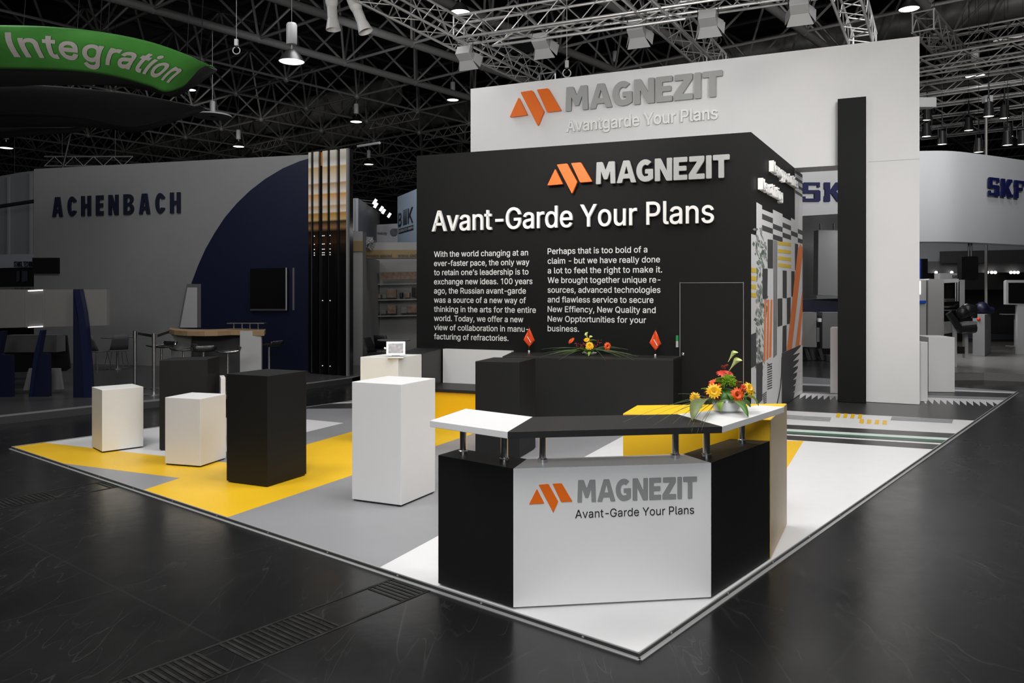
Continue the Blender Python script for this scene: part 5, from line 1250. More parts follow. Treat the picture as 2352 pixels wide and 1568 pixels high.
q0, q1 = at_depth(525, 740, 15.2), at_depth(610, 740, 15.2); m.box(((q0.x + q1.x) / 2, 15.2, zo + .125), (q1.x - q0.x, .2, .012)); m.build('glass_shelf', STEEL, oc)
# bar stools
def make_stool():
    t = thing('bar_stool', 'chrome bar stool', 'stool', (0, 0, 0), 'bar stools round the oak counter')
    m = MB(); w2 = .19
    prof = [(-.19, .86), (-.17, .80), (-.10, .775), (.0, .77), (.12, .78), (.19, .80)]
    vs_ = []; fs = []
    for y, z in prof:
        for x in (-w2, -w2 * .5, 0, w2 * .5, w2): vs_.append((x, y, z + .012 * (x / w2) ** 2))
    for i in range(len(prof) - 1):
        for j in range(4): k = i * 5 + j; fs.append([k, k + 1, k + 6, k + 5])
    o = m.raw(vs_, fs).build('seat', BLACKMETAL, t, smooth=True); sm = o.modifiers.new('thickness', 'SOLIDIFY'); sm.thickness = .02
    MB().tube([(0, 0, .0), (0, 0, .77)], .022, 10).build('pole', CHROME, t, smooth=True)
    MB().lathe([(.20, 0), (.20, .012), (.05, .03), (.03, .06)], n=20).build('foot_plate', STEEL, t, smooth=True)
    MB().tube([(0, 0, .30), (0, -.02, .30), (0, -.16, .26), (-.10, -.20, .25), (.10, -.20, .25)], .011, 6).build('foot_rest', CHROME, t, smooth=True)
    MB().tube([(-.17, .12, .775), (-.17, -.17, .80), (-.14, -.2, .86), (.14, -.2, .86), (.17, -.17, .80), (.17, .12, .775)], .011, 6).build('seat_rim', CHROME, t, smooth=True)
    return t
st0 = make_stool()
stl = [(371, 14.9, 2.6, 'leftmost bar stool, standing behind the right barrier post'), (421, 14.1, 2.2, 'second bar stool from the left before the grey end panel'), (467, 13.9, .5, 'third bar stool from the left at the middle of the oak counter'),
       (492, 15.9, .4, 'bar stool behind the oak counter, seen between its legs'), (523, 13.6, 2.0, 'bar stool just left of the pale end panel'), (545, 15.9, -.6, 'bar stool half hidden by the pale end panel'), (618, 15.2, 1.2, 'rightmost bar stool beside the blue wall')]
for k, (u, d, rz, lab) in enumerate(stl):
    p = Vector(((u - CX) * d / F, d, AZ + .002))
    if k == 0: st0.location = p; st0.rotation_euler = (0, 0, rz); st0['label'] = lab
    else: dup(st0, p, rz, lab)
# barrier posts with belt
bp = []
for (u, v, lab) in ((310, 892, 'silver barrier post further left on the dark stand'), (353.5, 905.5, 'silver barrier post beside the far black pedestal')):
    q = G(u, v, AZ + .001); t = thing('barrier_post', lab, 'barrier post', q, 'barrier posts of the left stand')
    MB().lathe([(.19, 0), (.19, .012), (.06, .03), (.034, .05)], q, 24).build('base', STEEL, t, smooth=True)
    MB().tube([q + Vector((0, 0, .03)), q + Vector((0, 0, .98))], .030, 12).build('pole', ALU, t, smooth=True)
    MB().lathe([(.036, .0), (.036, .1), (.02, .112)], q + Vector((0, 0, .97)), 14).build('belt_head', STEEL, t, smooth=True); bp.append(q)
m = MB(); a, b = bp[1] + Vector((.034, 0, 0)), G(392, 880, AZ); m.extr([a + Vector((0, .06, 1.0)), b + Vector((0, 0, 1.0)), b + Vector((0, 0, 1.05)), a + Vector((0, .06, 1.05))], (0, .004, 0))
a2, b2 = bp[0], bp[1]; m.extr([a2 + Vector((.045, .02, 1.0)), b2 + Vector((-.045, .04, 1.0)), b2 + Vector((-.045, .04, 1.05)), a2 + Vector((.045, .02, 1.05))], (0, .004, 0))
tag(m.build('barrier_belt', BLACKMETAL), 'dark belt strung between the two barrier posts', 'belt')
# chairs and a table behind
def make_chair(shell, name='side_chair'):
    t = thing(name, 'chair', 'chair', (0, 0, 0), 'chairs on the left stand')
    MB().box((0, 0, .45), (.42, .42, .025)).build('seat', shell, t, bevel=.01)
    vs_ = []; fs = []
    for i, z in enumerate((.47, .58, .70, .82)):
        for j in range(7):
            x = -.20 + .4 * j / 6; vs_.append((x * (1 - .05 * i), .19 + .05 * i - .25 * (x ** 2) * 2, z))
    for i in range(3):
        for j in range(6): k = i * 7 + j; fs.append([k, k + 1, k + 8, k + 7])
    o = MB().raw(vs_, fs).build('backrest', shell, t, smooth=True); sm = o.modifiers.new('thickness', 'SOLIDIFY'); sm.thickness = .014
    for sx in (-1, 1):
        for sy in (-1, 1): MB().tube([(sx * .15, sy * .15, .44), (sx * .21, sy * .22, 0)], .010, 6).build('leg', CHROME, t, smooth=True)
    return t
ch0 = make_chair(GWALLD)
chs = [(222, 852, 2.9, 'grey chair left of the small round table on the dark stand'), (268, 849, -2.4, 'grey chair right of the small round table on the dark stand'), (42, 872, 1.9, 'pale legged chair seen under the hanging panel at far left')]
for k, (u, v, rz, lab) in enumerate(chs):
    p = G(u, v, AZ + .001)
    if k == 0: ch0.location = p; ch0.rotation_euler = (0, 0, rz); ch0['label'] = lab
    else: dup(ch0, p, rz, lab)
q = G(245, 851, AZ + .001) + Vector((0, .5, 0)); t = thing('bistro_table', 'small round table between the grey chairs on the dark stand', 'table', q)
MB().lathe([(.34, .72), (.35, .735), (.34, .745)], q, 24).build('table_top', GWALLD, t, smooth=True)
MB().tube([q + Vector((0, 0, .01)), q + Vector((0, 0, .72))], .03, 10).lathe([(.24, 0), (.24, .015), (.04, .04)], q, 20).build('table_leg', STEEL, t, smooth=True)
# hanging display desk with blue fins
dsk = thing('display_wall', 'long grey hanging panel carried by dark blue curved fins at far left', 'display', xy(G(190, 918, AZ)) + (AZ,))
dD = 13.75
def panel_px(px, d, th, name, mt, par, label=None):
    m = MB(); m.extr([at_depth(u, v, d) for u, v in px], (0, th, 0)); return m.build(name, mt, par, label=label)
PANELG = vary(mat('grey_satin_panel', (.20, .195, .185, 1), .45), 2, .03)
panel_px([(-160, 757), (245.5, 747), (245.5, 664.5), (-160, 664.5)], dD, .10, 'hanging_panel', PANELG, dsk)
m = MB()
for u in (59.5, 101): m.extr([at_depth(a, b, dD - .012) for a, b in ((u - .9, 752), (u + .9, 752), (u + .9, 666), (u - .9, 666))], (0, .01, 0))
m.build('frame_edge', GWALL, dsk)
for v in (667.5, 751): panel_px([(64, v + 1.6), (97, v - .2), (97, v - 2.6), (64, v - .8)], dD - .03, .02, 'light_bar', LAMPW, dsk)
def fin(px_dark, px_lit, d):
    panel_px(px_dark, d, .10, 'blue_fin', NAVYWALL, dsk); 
    if px_lit: panel_px(px_lit, d - .02, .12, 'blue_fin', mat('lit_navy_board', (.006, .010, .045, 1), .45), dsk)  # lit side of the fin painted in a lighter navy
zb = HY + (EYE - AZ - .002) * F / 13.4; yb_ = lambda d: HY + (EYE - AZ - .002) * F / d
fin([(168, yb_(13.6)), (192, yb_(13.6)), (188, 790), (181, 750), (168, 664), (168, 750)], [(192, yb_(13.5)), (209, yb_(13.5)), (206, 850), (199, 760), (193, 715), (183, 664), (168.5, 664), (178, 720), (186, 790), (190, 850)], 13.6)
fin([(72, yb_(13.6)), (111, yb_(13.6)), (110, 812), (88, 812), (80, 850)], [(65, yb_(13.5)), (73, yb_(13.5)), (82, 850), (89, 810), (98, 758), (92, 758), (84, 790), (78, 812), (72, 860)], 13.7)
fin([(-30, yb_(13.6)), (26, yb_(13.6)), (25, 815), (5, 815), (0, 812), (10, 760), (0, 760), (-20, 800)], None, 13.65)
panel_px([(5, 809), (130, 808.5), (130, 769), (10, 770)], 15.0, .3, 'lower_panel', GWALLD, dsk); panel_px([(-40, 770), (152, 770), (160, 845), (150, 852), (-40, 856)], 15.5, .05, 'dark_back', BLACKMETAL, dsk)
panel_px([(53, 896), (63, 896), (70, 846), (66, 846)], 14.2, .06, 'white_foot', GWALL, dsk); panel_px([(112, 895), (143, 894), (136, 846), (112, 846)], 14.2, .06, 'white_foot', GWALL, dsk)
# white panel wall, sign and monitors at the far left edge
wp = thing('panel_wall', 'pale exhibition panels with thin white posts at the left edge', 'exhibition wall', at_depth(40, 880, 24.0))
wpos = at_depth(40, 880, 24)
panel_px([(-60, 590), (80, 590), (80, 392), (52, 395), (-60, 415)], 24.2, .08, 'panel', mat('pale_grey_board', (.17, .175, .185, 1), .6), wp)
for u in (18.5, 69.5): panel_px([(u - 2, 586), (u + 2, 586), (u + 2, 396 if u > 40 else 405), (u - 2, 396 if u > 40 else 405)], 24.1, .08, 'post', GWALL, wp)
sg = thing('sign_box', 'pale fascia with dark letters STANGL TECHNIK at the left edge', 'sign', at_depth(40, 600, 23))
panel_px([(-60, 617), (79, 613), (79, 583), (-60, 585)], 23, .3, 'fascia', mat('lilac_grey_board', (.26, .265, .30, 1), .6), sg)
SP_ = Plane(xy(at_depth(-60, 600, 23)), xy(at_depth(79, 600, 23)))
text_px(SP_, 'STANGL TECHNIK', 33, 612.5, 76, 12, .02, .002, .012).build('sign_lettering', NAVY, sg)
panel_px([(-60, 660), (79, 658), (79, 614), (-60, 618)], 23.1, .3, 'monitor_wall', SCREEN, sg)
for (a, b) in ((38, 44), (50, 62)): panel_px([(a, 648), (b, 645), (b, 622), (a, 622)], 23.05, .02, 'poster', mat('dark_blue_poster', (.02, .024, .04, 1), .5), sg)
text_px(SP_, 'Aus der new', 33, 663.5, 70, 3.6, .01, .002).build('small_lettering', NAVY, sg)
panel_px([(-60, 664), (79, 664), (79, 658), (-60, 660)], 23.1, .3, 'lower_fascia', GWALLD, sg)
m = MB(); m.tube([at_depth(-40, 480, 21), at_depth(78, 462, 21)], .05, 8); tag(m.build('support_bar', BLACKMETAL), 'dark slanted bar crossing the pale panels at the left edge', 'bar')
m = MB(); m.tube([at_depth(143, 390, 22.5), at_depth(163, 305, 22.5)], .03, 6); tag(m.build('support_cable', BLACKMETAL), 'dark slanted cable rising over the short truss at left', 'cable')

# ------------------------------------------------------------------ striped column
cL, cR = G(712, 857, AZ), G(803, 863, AZ)
CP = Plane(cL, cR)
sc_ = thing('striped_column', 'tall glossy column of gold and white bands cut by dark upright slats', 'column', xy(cL) + (AZ,))
CZ = AZ + .003
ht = EYE + (HY - 341) * cR.y / F
ob = CP.pt(0, 0, -.12) - CP.pt(0, 0, 0)
MB().extr([CP.pt(0, CZ), CP.pt(CP.len, CZ), CP.pt(CP.len, ht), CP.pt(0, ht)], ob).build('core', mat('black_gloss', (.006, .006, .006, 1), .12), sc_)
L_ = CP.len
for (a, b) in ((.0, .06), (.13, .25), (.36, .475), (.55, .70), (.80, .955)):
    MB().extr([CP.pt(L_ * a, CZ + .02, .002), CP.pt(L_ * b, CZ + .02, .002), CP.pt(L_ * b, ht, .002), CP.pt(L_ * a, ht, .002)], CP.pt(0, 0, .05) - CP.pt(0, 0, .002)).build('printed_strip', BANDS, sc_)
_, zo_ = CP.pix(750, 380)
MB().extr([CP.pt(L_ * .30, zo_, .002), CP.pt(L_ * .36, zo_, .002), CP.pt(L_ * .36, ht - .02, .002), CP.pt(L_ * .30, ht - .02, .002)], CP.pt(0, 0, .03) - CP.pt(0, 0, .002)).build('orange_strip', mat('amber_board', (.42, .14, .012, 1), .4), sc_)
for a in (.975,): MB().extr([CP.pt(L_ * .96, CZ, .002), CP.pt(L_, CZ, .002), CP.pt(L_, ht, .002), CP.pt(L_ * .96, ht, .002)], CP.pt(0, 0, .06) - CP.pt(0, 0, .002)).build('edge_trim', GWALL, sc_)
for x, yy in ((.28, 0), (.50, 0), (.075, 0)):
    MB().extr([CP.pt(L_ * x, CZ + .02, .002), CP.pt(L_ * (x + .02), CZ + .02, .002), CP.pt(L_ * (x + .02), ht, .002), CP.pt(L_ * x, ht, .002)], CP.pt(0, 0, .05) - CP.pt(0, 0, .002)).build('dark_slat', CHROME if x == .075 else BLACKMETAL, sc_)
m = MB()
for v in (541, 560, 572, 580, 585, 690, 840):
    for a in ((.16, .37, .41, .56) if v < 600 else (.37, .56)):
        s_, z = L_ * a, CP.pix(760, v)[1]; m.lathe([(.0001, .010), (.009, .008), (.009, 0)][::-1], CP.pt(s_, z, .055), 8, axis=CP.pt(0, 0, 1) - CP.pt(0, 0, 0))
m.build('small_light', LAMPW, sc_)

# ------------------------------------------------------------------ white shelf stand with stones, and signs behind it
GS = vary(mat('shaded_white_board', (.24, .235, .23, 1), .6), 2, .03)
TAN = mat('tan_stripe', (.20, .135, .055, 1), .6)
ss = thing('shelf_stand', 'small white stand with tan stripe and shelves of stones behind the black wall', 'exhibition stand', at_depth(880, 868, 19.5))
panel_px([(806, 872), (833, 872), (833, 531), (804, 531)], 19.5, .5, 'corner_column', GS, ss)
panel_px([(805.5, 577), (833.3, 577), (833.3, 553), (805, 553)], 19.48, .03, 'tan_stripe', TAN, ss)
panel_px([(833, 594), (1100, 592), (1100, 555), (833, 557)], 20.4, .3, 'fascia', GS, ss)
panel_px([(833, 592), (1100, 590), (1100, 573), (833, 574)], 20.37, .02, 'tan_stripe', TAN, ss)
FP = Plane(xy(at_depth(833, 580, 20.36)), xy(at_depth(1100, 580, 20.36)))
text_px(FP, 'www.deltase', 914, 590, 975, 7.5, .01, .002).build('fascia_lettering', BLACKPRINT, ss); text_px(FP, 'innovation selected', 838, 590, 900, 6.5, .01, .002).build('fascia_lettering', BLACKPRINT, ss) if all(c in GLYPHS for c in 'innovation selected') else None
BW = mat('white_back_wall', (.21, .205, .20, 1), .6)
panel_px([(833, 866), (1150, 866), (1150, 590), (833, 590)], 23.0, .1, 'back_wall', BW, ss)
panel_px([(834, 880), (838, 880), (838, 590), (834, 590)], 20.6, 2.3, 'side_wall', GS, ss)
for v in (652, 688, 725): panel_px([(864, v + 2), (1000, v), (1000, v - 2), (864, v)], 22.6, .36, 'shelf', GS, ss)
for k, (v, h) in enumerate(((602, 34), (658, 24), (692, 26))): panel_px([(845, v + h), (863, v + h), (863, v), (845, v)], 22.6, .01, 'poster', mat('poster_print_%d' % k, ((.14, .16, .17, 1), (.17, .17, .17, 1), (.15, .155, .16, 1))[k], .5), ss)
NP = Plane(xy(at_depth(845, 660, 22.58)), xy(at_depth(863, 660, 22.58))); text_px(NP, 'new', 846, 653, 861, 4.2, .005, .002, .01).build('poster_lettering', BLACKPRINT, ss)
sb_ = panel_px([(873, 642), (1000, 640), (1000, 623), (873, 625)], 22.5, .3, 'wooden_crate', STONE, None); tag(sb_, 'brown beam shaped sample on the top shelf of the white stand', 'sample')
pos = [(870, 686, 12, 10, 0), (884, 686, 10, 9, 1), (900, 685, 22, 21, 0), (922, 684, 6, 12, 2), (936, 684, 12, 12, 0), (953, 683, 12, 24, 2), (868, 722, 8, 10, 2), (882, 722, 12, 9, 1), (901, 721, 20, 20, 0), (928, 720, 14, 14, 1), (948, 719, 26, 18, 0)]
names = ['small brown stone at the left of the upper shelf', 'flat brown stone second on the upper shelf', 'large square brown stone on the upper shelf', 'slim black sample upright on the upper shelf', 'brown stone after the slim black sample on the upper shelf', 'tall dark stone by the black wall on the upper shelf',
         'dark stone at the left of the lower shelf', 'flat stone second on the lower shelf', 'large square brown stone on the lower shelf', 'light brown stone right of the large one on the lower shelf', 'long brown stone by the black wall on the lower shelf']
for (u, v, w_, h, mi), lab in zip(pos, names):
    d = 22.7; b = at_depth(u, v + .5, d); sc2 = d / F; m = MB()
    m.box((b.x, b.y, b.z + h * sc2 / 2 + .012), (w_ * sc2, .16, h * sc2), rnd.uniform(-.25, .25))
    tag(m.build('stone_sample', [STONE, GWALLD, BLACKMETAL][mi], bevel=.02), lab, 'stone sample', 'stone samples on the shelves')
bc0 = make_chair(BLACKMETAL, 'shell_chair'); bc0['group'] = 'black chairs by the shelf stand'
for k, (u, d, rz, lab) in enumerate([(869, 18.8, 1.2, 'black shell chair nearest the white corner column'), (884, 20.2, 2.9, 'black shell chair behind the tablet pedestal'), (943, 18.8, -1.3, 'black shell chair tucked beside the black wall')]):
    p = Vector(((u - CX) * d / F, d, FZ))
    if k == 0: bc0.location = p; bc0.rotation_euler = (0, 0, rz); bc0['label'] = lab
    else: dup(bc0, p, rz, lab)
q = Vector(((905 - CX) * 19.4 / F, 19.4, FZ)); t = thing('bistro_table', 'grey round table between the black shell chairs', 'table', q)
MB().lathe([(.40, .72), (.41, .735), (.40, .745)], q, 24).build('table_top', GWALLD, t, smooth=True); MB().tube([q, q + Vector((0, 0, .72))], .03, 10).lathe([(.26, 0), (.26, .015), (.04, .04)], q, 20).build('table_leg', STEEL, t, smooth=True)
t = thing('potted_plant', 'pale leafy plant on the tan striped fascia', 'plant', at_depth(846, 572, 20.0)); m = MB()
for k in range(60):
    c = at_depth(846 + rnd.uniform(-12, 14), 560 + rnd.uniform(-14, 14), 20.0 + rnd.uniform(-.1, .1)); d = Vector((rnd.uniform(-1, 1), rnd.uniform(-1, 1), rnd.uniform(-1, 1))) * .06; e = d.orthogonal() * .5
    m.raw([c - d, c + e, c + d, c - e], [[0, 1, 2, 3]])
m.build('foliage', GWALL, t)
m = MB(); q = at_depth(846, 557, 20.0); m.lathe([(.08, 0), (.11, .16), (.10, .16)], at_depth(846, 557, 20.3) + Vector((0, 0, -.02)), 12); m.build('pot', GS, t)
# sign panels in the distance
s1 = thing('sign_board', 'slanted pale sign wall with a row of arm lamps behind the striped column', 'sign', at_depth(820, 530, 25))
m = MB(); _a, _b = at_depth(812, 528, 25), at_depth(865, 575, 31); _a.z = _b.z = FZ; m.extr([_a, _b, at_depth(865, 489, 31), at_depth(814, 455, 25)], (.12, .02, 0)); m.build('panel', mat('lilac_board', (.155, .15, .165, 1), .6), s1)
SPn = Plane(xy(at_depth(812, 500, 24.97)), xy(at_depth(865, 500, 30.97)))
text_px(SPn, 'Metallurgy and service', 832, 503, 862, 7, .01, .01).build('sign_lettering', GREYPRINT, s1); text_px(SPn, 'Metallurgy resources', 831, 524, 862, 7, .01, .01).build('sign_lettering', GREYPRINT, s1)
panel_px([(809, 530), (814, 530), (814, 455), (809, 456)], 24.9, .1, 'edge_post', GWALL, s1)
arms = [(827, 459, 861, 462), (833, 464, 863, 470), (845, 475, 876, 478), (850, 480, 881, 484), (860, 487, 894, 493)]
for (u0, v0, u1, v1) in arms:
    d = 25 + (u0 - 814) / 51 * 6; a, b = at_depth(u0, v0, d), at_depth(u1, v1, d - .2)
    o = MB().tube([a, b], .018, 5).build('lamp_arm', STEEL, s1); MB().tube([b + Vector((.05, 0, .06)), b + Vector((-.05, 0, -.10))], .05, 8).build('lamp_head', LAMPW, o)
s2 = thing('sign_board', 'pale sign wall with Metallurgy lettering and a dark round emblem', 'sign', at_depth(890, 555, 30))
panel_px([(864, HY + 1.93 * F / 30), (916, HY + 1.93 * F / 30), (916, 513), (864, 516)], 30, .2, 'panel', mat('grey_lilac_board', (.17, .17, .185, 1), .6), s2)
SPm = Plane(xy(at_depth(864, 540, 29.98)), xy(at_depth(916, 540, 29.98))); text_px(SPm, 'Metallurgy', 867, 538, 889, 5.5, .01, .005, .01).build('sign_lettering', BLACKPRINT, s2)
cs, cz = SPm.pix(904.5, 533); R_ = 8.6 * 30 / F
m = MB(); m.extr([SPm.pt(cs + R_ * math.cos(a), cz + R_ * math.sin(a), .005) for a in [math.radians(75 + 285 * k / 20) for k in range(21)]] + [SPm.pt(cs, cz, .005)], SPm.pt(0, 0, .02) - SPm.pt(0, 0, .005))
for k in range(3): m.extr([SPm.pt(cs + .02, cz + R_ * (.15 + .32 * k), .005), SPm.pt(cs + R_, cz + R_ * (.15 + .32 * k), .005), SPm.pt(cs + R_, cz + R_ * (.32 + .32 * k), .005), SPm.pt(cs + .02, cz + R_ * (.32 + .32 * k), .005)], SPm.pt(0, 0, .02) - SPm.pt(0, 0, .005))
m.build('round_emblem', NAVY, s2)
s3 = thing('sign_board', 'pale blue sign wall with B and K beside the black wall edge', 'sign', at_depth(940, 560, 27))
m = MB(); a, b = at_depth(913, 560, 28), at_depth(990, 560, 24)
_a, _b = at_depth(913, 572, 28), at_depth(990, 572, 24); _a.z = _b.z = FZ; m.extr([_a, _b, at_depth(990, 420, 24), at_depth(913, 452, 28)], (0, .15, 0)); m.build('panel', mat('pale_blue_board', (.20, .25, .31, 1), .6), s3)
SPk = Plane(xy(a), xy(b))
text_px(SPk, 'B', 916, 520, 923, 30, .02, .005).build('sign_lettering', NAVY, s3); text_px(SPk, 'K', 938, 513, 949, 34, .02, .005).build('sign_lettering', NAVY, s3)
m = MB()
for k in range(12):
    sa, za = SPk.pix(926, 517 - k * 3); sb2, zb2 = SPk.pix(935.5, 516.5 - k * 3); w3 = .006 + .016 * (1 - k / 12)
    m.extr([SPk.pt(sa, za, .005), SPk.pt(sb2, za, .005), SPk.pt(sb2, za + w3, .005), SPk.pt(sa, za + w3, .005)], SPk.pt(0, 0, .012) - SPk.pt(0, 0, .005))
m.build('bar_emblem', NAVY, s3)
sa, za = SPk.pix(916, 537); sb2, zb2 = SPk.pix(950, 532)
MB().extr([SPk.pt(sa, za, .004), SPk.pt(sb2, za, .004), SPk.pt(sb2, za + .16, .004), SPk.pt(sa, za + .16, .004)], SPk.pt(0, 0, .01) - SPk.pt(0, 0, .004)).build('dark_strip', NAVY, s3)
SPk2 = SPk; letter_on(SPk, font('SERVICES GMBH', .004), sa + .02, za + .04, (sb2 - sa) - .04, .085 / .509, .004, .011).build('strip_lettering', GWALL, s3)

# ================================================================== FLOATING CANOPIES at upper left
def canopy(name, label, top, bot, mt, th=.03):
    """curved fabric sail: rows of (u, v, distance) along its upper and lower rim, rounded between"""
    t = thing(name, label, 'canopy', at_depth(*bot[len(bot) // 2]))
    def sm(pts, n=90):
        P = [at_depth(*p) for p in pts]; out = []
        for k in range(n + 1):
            f = k / n * (len(P) - 1); i = min(int(f), len(P) - 2); g = f - i
            p0_, p1_, p2_, p3_ = P[max(i - 1, 0)], P[i], P[i + 1], P[min(i + 2, len(P) - 1)]
            out.append(.5 * ((2 * p1_) + (p2_ - p0_) * g + (2 * p0_ - 5 * p1_ + 4 * p2_ - p3_) * g * g + (3 * p1_ - p0_ - 3 * p2_ + p3_) * g ** 3))
        return out
    A, B = sm(top), sm(bot); n = len(A); K = 16
    grid = [[A[i].lerp(B[i], j / K) + Vector((0, -.22 * math.sin(math.pi * j / K), 0)) for j in range(K + 1)] for i in range(n)]
    vs_ = [p for row in grid for p in row]; fs = []
    for i in range(n - 1):
        for j in range(K): k = i * (K + 1) + j; fs.append([k, k + 1, k + K + 2, k + K + 1])
    o = MB().raw(vs_, fs).build('sail', mt, t, smooth=True); s_ = o.modifiers.new('thickness', 'SOLIDIFY'); s_.thickness = .008; s_.offset = 0
    back = MB()  # far side of the lens shaped sail
    back.raw([p + Vector((0, 1.0 * math.sin(math.pi * min(1, (i / (n - 1)) * .5 + .5)) + .03, 0)) for i, row in enumerate(grid) for p in (row[0], row[-1])], [[2 * i, 2 * i + 1, 2 * i + 3, 2 * i + 2] for i in range(n - 1)])
    o2 = back.build('far_sail', CLOTHBLACK, t, smooth=True); s2_ = o2.modifiers.new('thickness', 'SOLIDIFY'); s2_.thickness = th
    for f in (.15, .5, .85):
        a = A[int(f * (n - 1))]; MB().tube([a, a + Vector((0, .5, 4.5))], .006, 4).build('wire', BLACKMETAL, t)
    return t, grid
top = [(-260, 66, 12.6), (-60, 57, 12.0), (0, 58, 11.9), (110, 61, 11.8), (230, 73, 11.9), (340, 95, 12.3), (420, 122, 12.8), (470, 145, 13.3), (496, 157, 13.8)]
bot = [(-260, 165, 13.3), (-60, 159, 12.7), (0, 158, 12.6), (110, 160, 12.5), (200, 166, 12.6), (280, 180, 12.9), (345, 198, 13.2), (395, 209, 13.5), (496, 158, 13.8)]
gc, grid = canopy('fabric_canopy', 'green fabric canopy with pale word Integration hanging at upper left', top, bot, CLOTHGREEN)
def on_canopy(fu, fv, off):
    x = min(max(fu, 0), .9999) * (len(grid) - 1); i = int(x); g = x - i; y = min(max(fv, 0), .9999) * 16; j = int(y); h = y - j
    a = grid[i][j].lerp(grid[i + 1][j], g); b = grid[i][j + 1].lerp(grid[i + 1][j + 1], g)
    c = a.lerp(b, h); n_ = (grid[i + 1][j] - grid[i][j]).cross(grid[i][j + 1] - grid[i][j]).normalized()
    if n_.y > 0: n_ = -n_
    return c + n_ * off
gv, gf = font('Integration', .0165, 0, 1.12)
# parameter along the canopy for a pixel column
def fu_of(u):
    best = min(range(0, 401), key=lambda k: abs(CX + F * on_canopy(k / 400, .5, 0).x / on_canopy(k / 400, .5, 0).y - u)); return best / 400
f0, f1 = fu_of(30), fu_of(402)
gbm = bmesh.new(); gvv = [gbm.verts.new(v) for v in gv]
for f in gf:
    try: gbm.faces.new([gvv[k] for k in f])
    except ValueError: pass
for k in range(1, 60): bmesh.ops.bisect_plane(gbm, geom=gbm.verts[:] + gbm.edges[:] + gbm.faces[:], plane_co=(k / 60, 0, 0), plane_no=(1, 0, 0))
for k in range(-1, 6): bmesh.ops.bisect_plane(gbm, geom=gbm.verts[:] + gbm.edges[:] + gbm.faces[:], plane_co=(0, k * .1, 0), plane_no=(0, 1, 0))
gbm.verts.index_update(); gv = [v.co.copy() for v in gbm.verts]; gf = [[v.index for v in f.verts] for f in gbm.faces]; gbm.free()
m = MB(); m.raw([on_canopy(f0 + (f1 - f0) * (v.x + (-.040 + .065 * v.x) * (v.y / .509)), .72 - (v.y / .509) * .48, .035 + .006 * (v.z + .5)) for v in gv], gf)
m.build('canopy_lettering', LETTERGREY, gc, label='pale letters Integration')
top = [(-200, 188, 14.5), (0, 192, 14.0), (120, 197, 13.9), (240, 208, 14.0), (340, 222, 14.4), (420, 238, 14.9), (470, 248, 15.4)]
bot = [(-200, 268, 15.2), (0, 264, 14.8), (120, 266, 14.7), (200, 275, 14.8), (270, 289, 15.0), (330, 288, 15.2), (470, 249, 15.4)]
canopy('fabric_canopy', 'black fabric canopy hanging below the green one', top, bot, CLOTHBLACK)
top = [(-200, 262, 17.4), (-60, 266, 17), (0, 268, 17), (80, 270, 17), (150, 273, 17.2), (206, 278, 17.6)]
bot = [(-200, 300, 17.8), (-60, 296, 17.4), (0, 293, 17.4), (80, 293, 17.4), (165, 293, 17.5), (206, 279, 17.6)]
canopy('fabric_canopy', 'small grey fabric canopy at the left edge below the black one', top, bot, CLOTHGREY)

# ================================================================== THE CURVED SILVER STAND AT RIGHT
sk = thing('curved_wall', 'curved silver hanging wall with dark blue capitals at the right', 'exhibition wall', at_depth(2230, 560, 19.4))
zt_, zb_ = EYE + (HY - 347) * 19.3 / F, EYE + (HY - 555) * 19.3 / F
cu_ = [(2040, 19.9), (2070, 19.45), (2100, 19.3), (2140, 19.25), (2170, 19.25), (2195, 19.32), (2230, 19.55), (2290, 20.05), (2352, 20.65), (2460, 21.7)]
ps = [at_depth(u, HY, d) for u, d in cu_]
ip = []
for k in range(len(ps) - 1):
    for j in range(4):
        f = j / 4; p0_, p1_, p2_, p3_ = ps[max(k - 1, 0)], ps[k], ps[k + 1], ps[min(k + 2, len(ps) - 1)]
        ip.append(.5 * ((2 * p1_) + (p2_ - p0_) * f + (2 * p0_ - 5 * p1_ + 4 * p2_ - p3_) * f * f + (3 * p1_ - p0_ - 3 * p2_ + p3_) * f ** 3))
ip.append(ps[-1])
vs_ = []; fs = []
for p in ip: vs_ += [(p.x, p.y, zb_), (p.x, p.y, zt_), (p.x + .1, p.y + .6, zt_), (p.x + .1, p.y + .6, zb_)]
for k in range(len(ip) - 1):
    i = 4 * k
    for a, b in ((0, 1), (1, 2), (2, 3), (3, 0)): fs.append([i + a, i + b, i + 4 + b, i + 4 + a])
fs += [[0, 1, 2, 3], [len(vs_) - 4 + k for k in (3, 2, 1, 0)]]
MB().raw(vs_, fs).build('curved_panel', SILVER, sk, smooth=True)
# the three slab letters with notched strokes
LS = [[(0, .0), (0, .16), (.50, .16), (.50, .40), (.06, .40), (0, .46), (0, .94), (.06, 1), (.72, 1), (.72, .72), (.62, .72), (.62, .84), (.24, .84), (.24, .60), (.66, .60), (.72, .54), (.72, .06), (.66, 0), (.1, 0), (.1, .26), (0, .26)]]
LS = [[(.0, 0), (.0, .27), (.12, .27), (.12, .16), (.50, .16), (.50, .42), (.05, .42), (0, .48), (0, .95), (.05, 1), (.74, 1), (.74, .74), (.62, .74), (.62, .85), (.24, .85), (.24, .60), (.70, .60), (.76, .54), (.76, .05), (.71, 0)]]
LK = [[(0, 0), (0, .28), (.04, .33), (.04, .62), (0, .67), (0, 1), (.26, 1), (.26, .58), (.50, 1), (.80, 1), (.80, .84), (.72, .82), (.52, .53), (.74, .18), (.84, .16), (.84, 0), (.56, 0), (.30, .44), (.26, .38), (.26, 0)]]
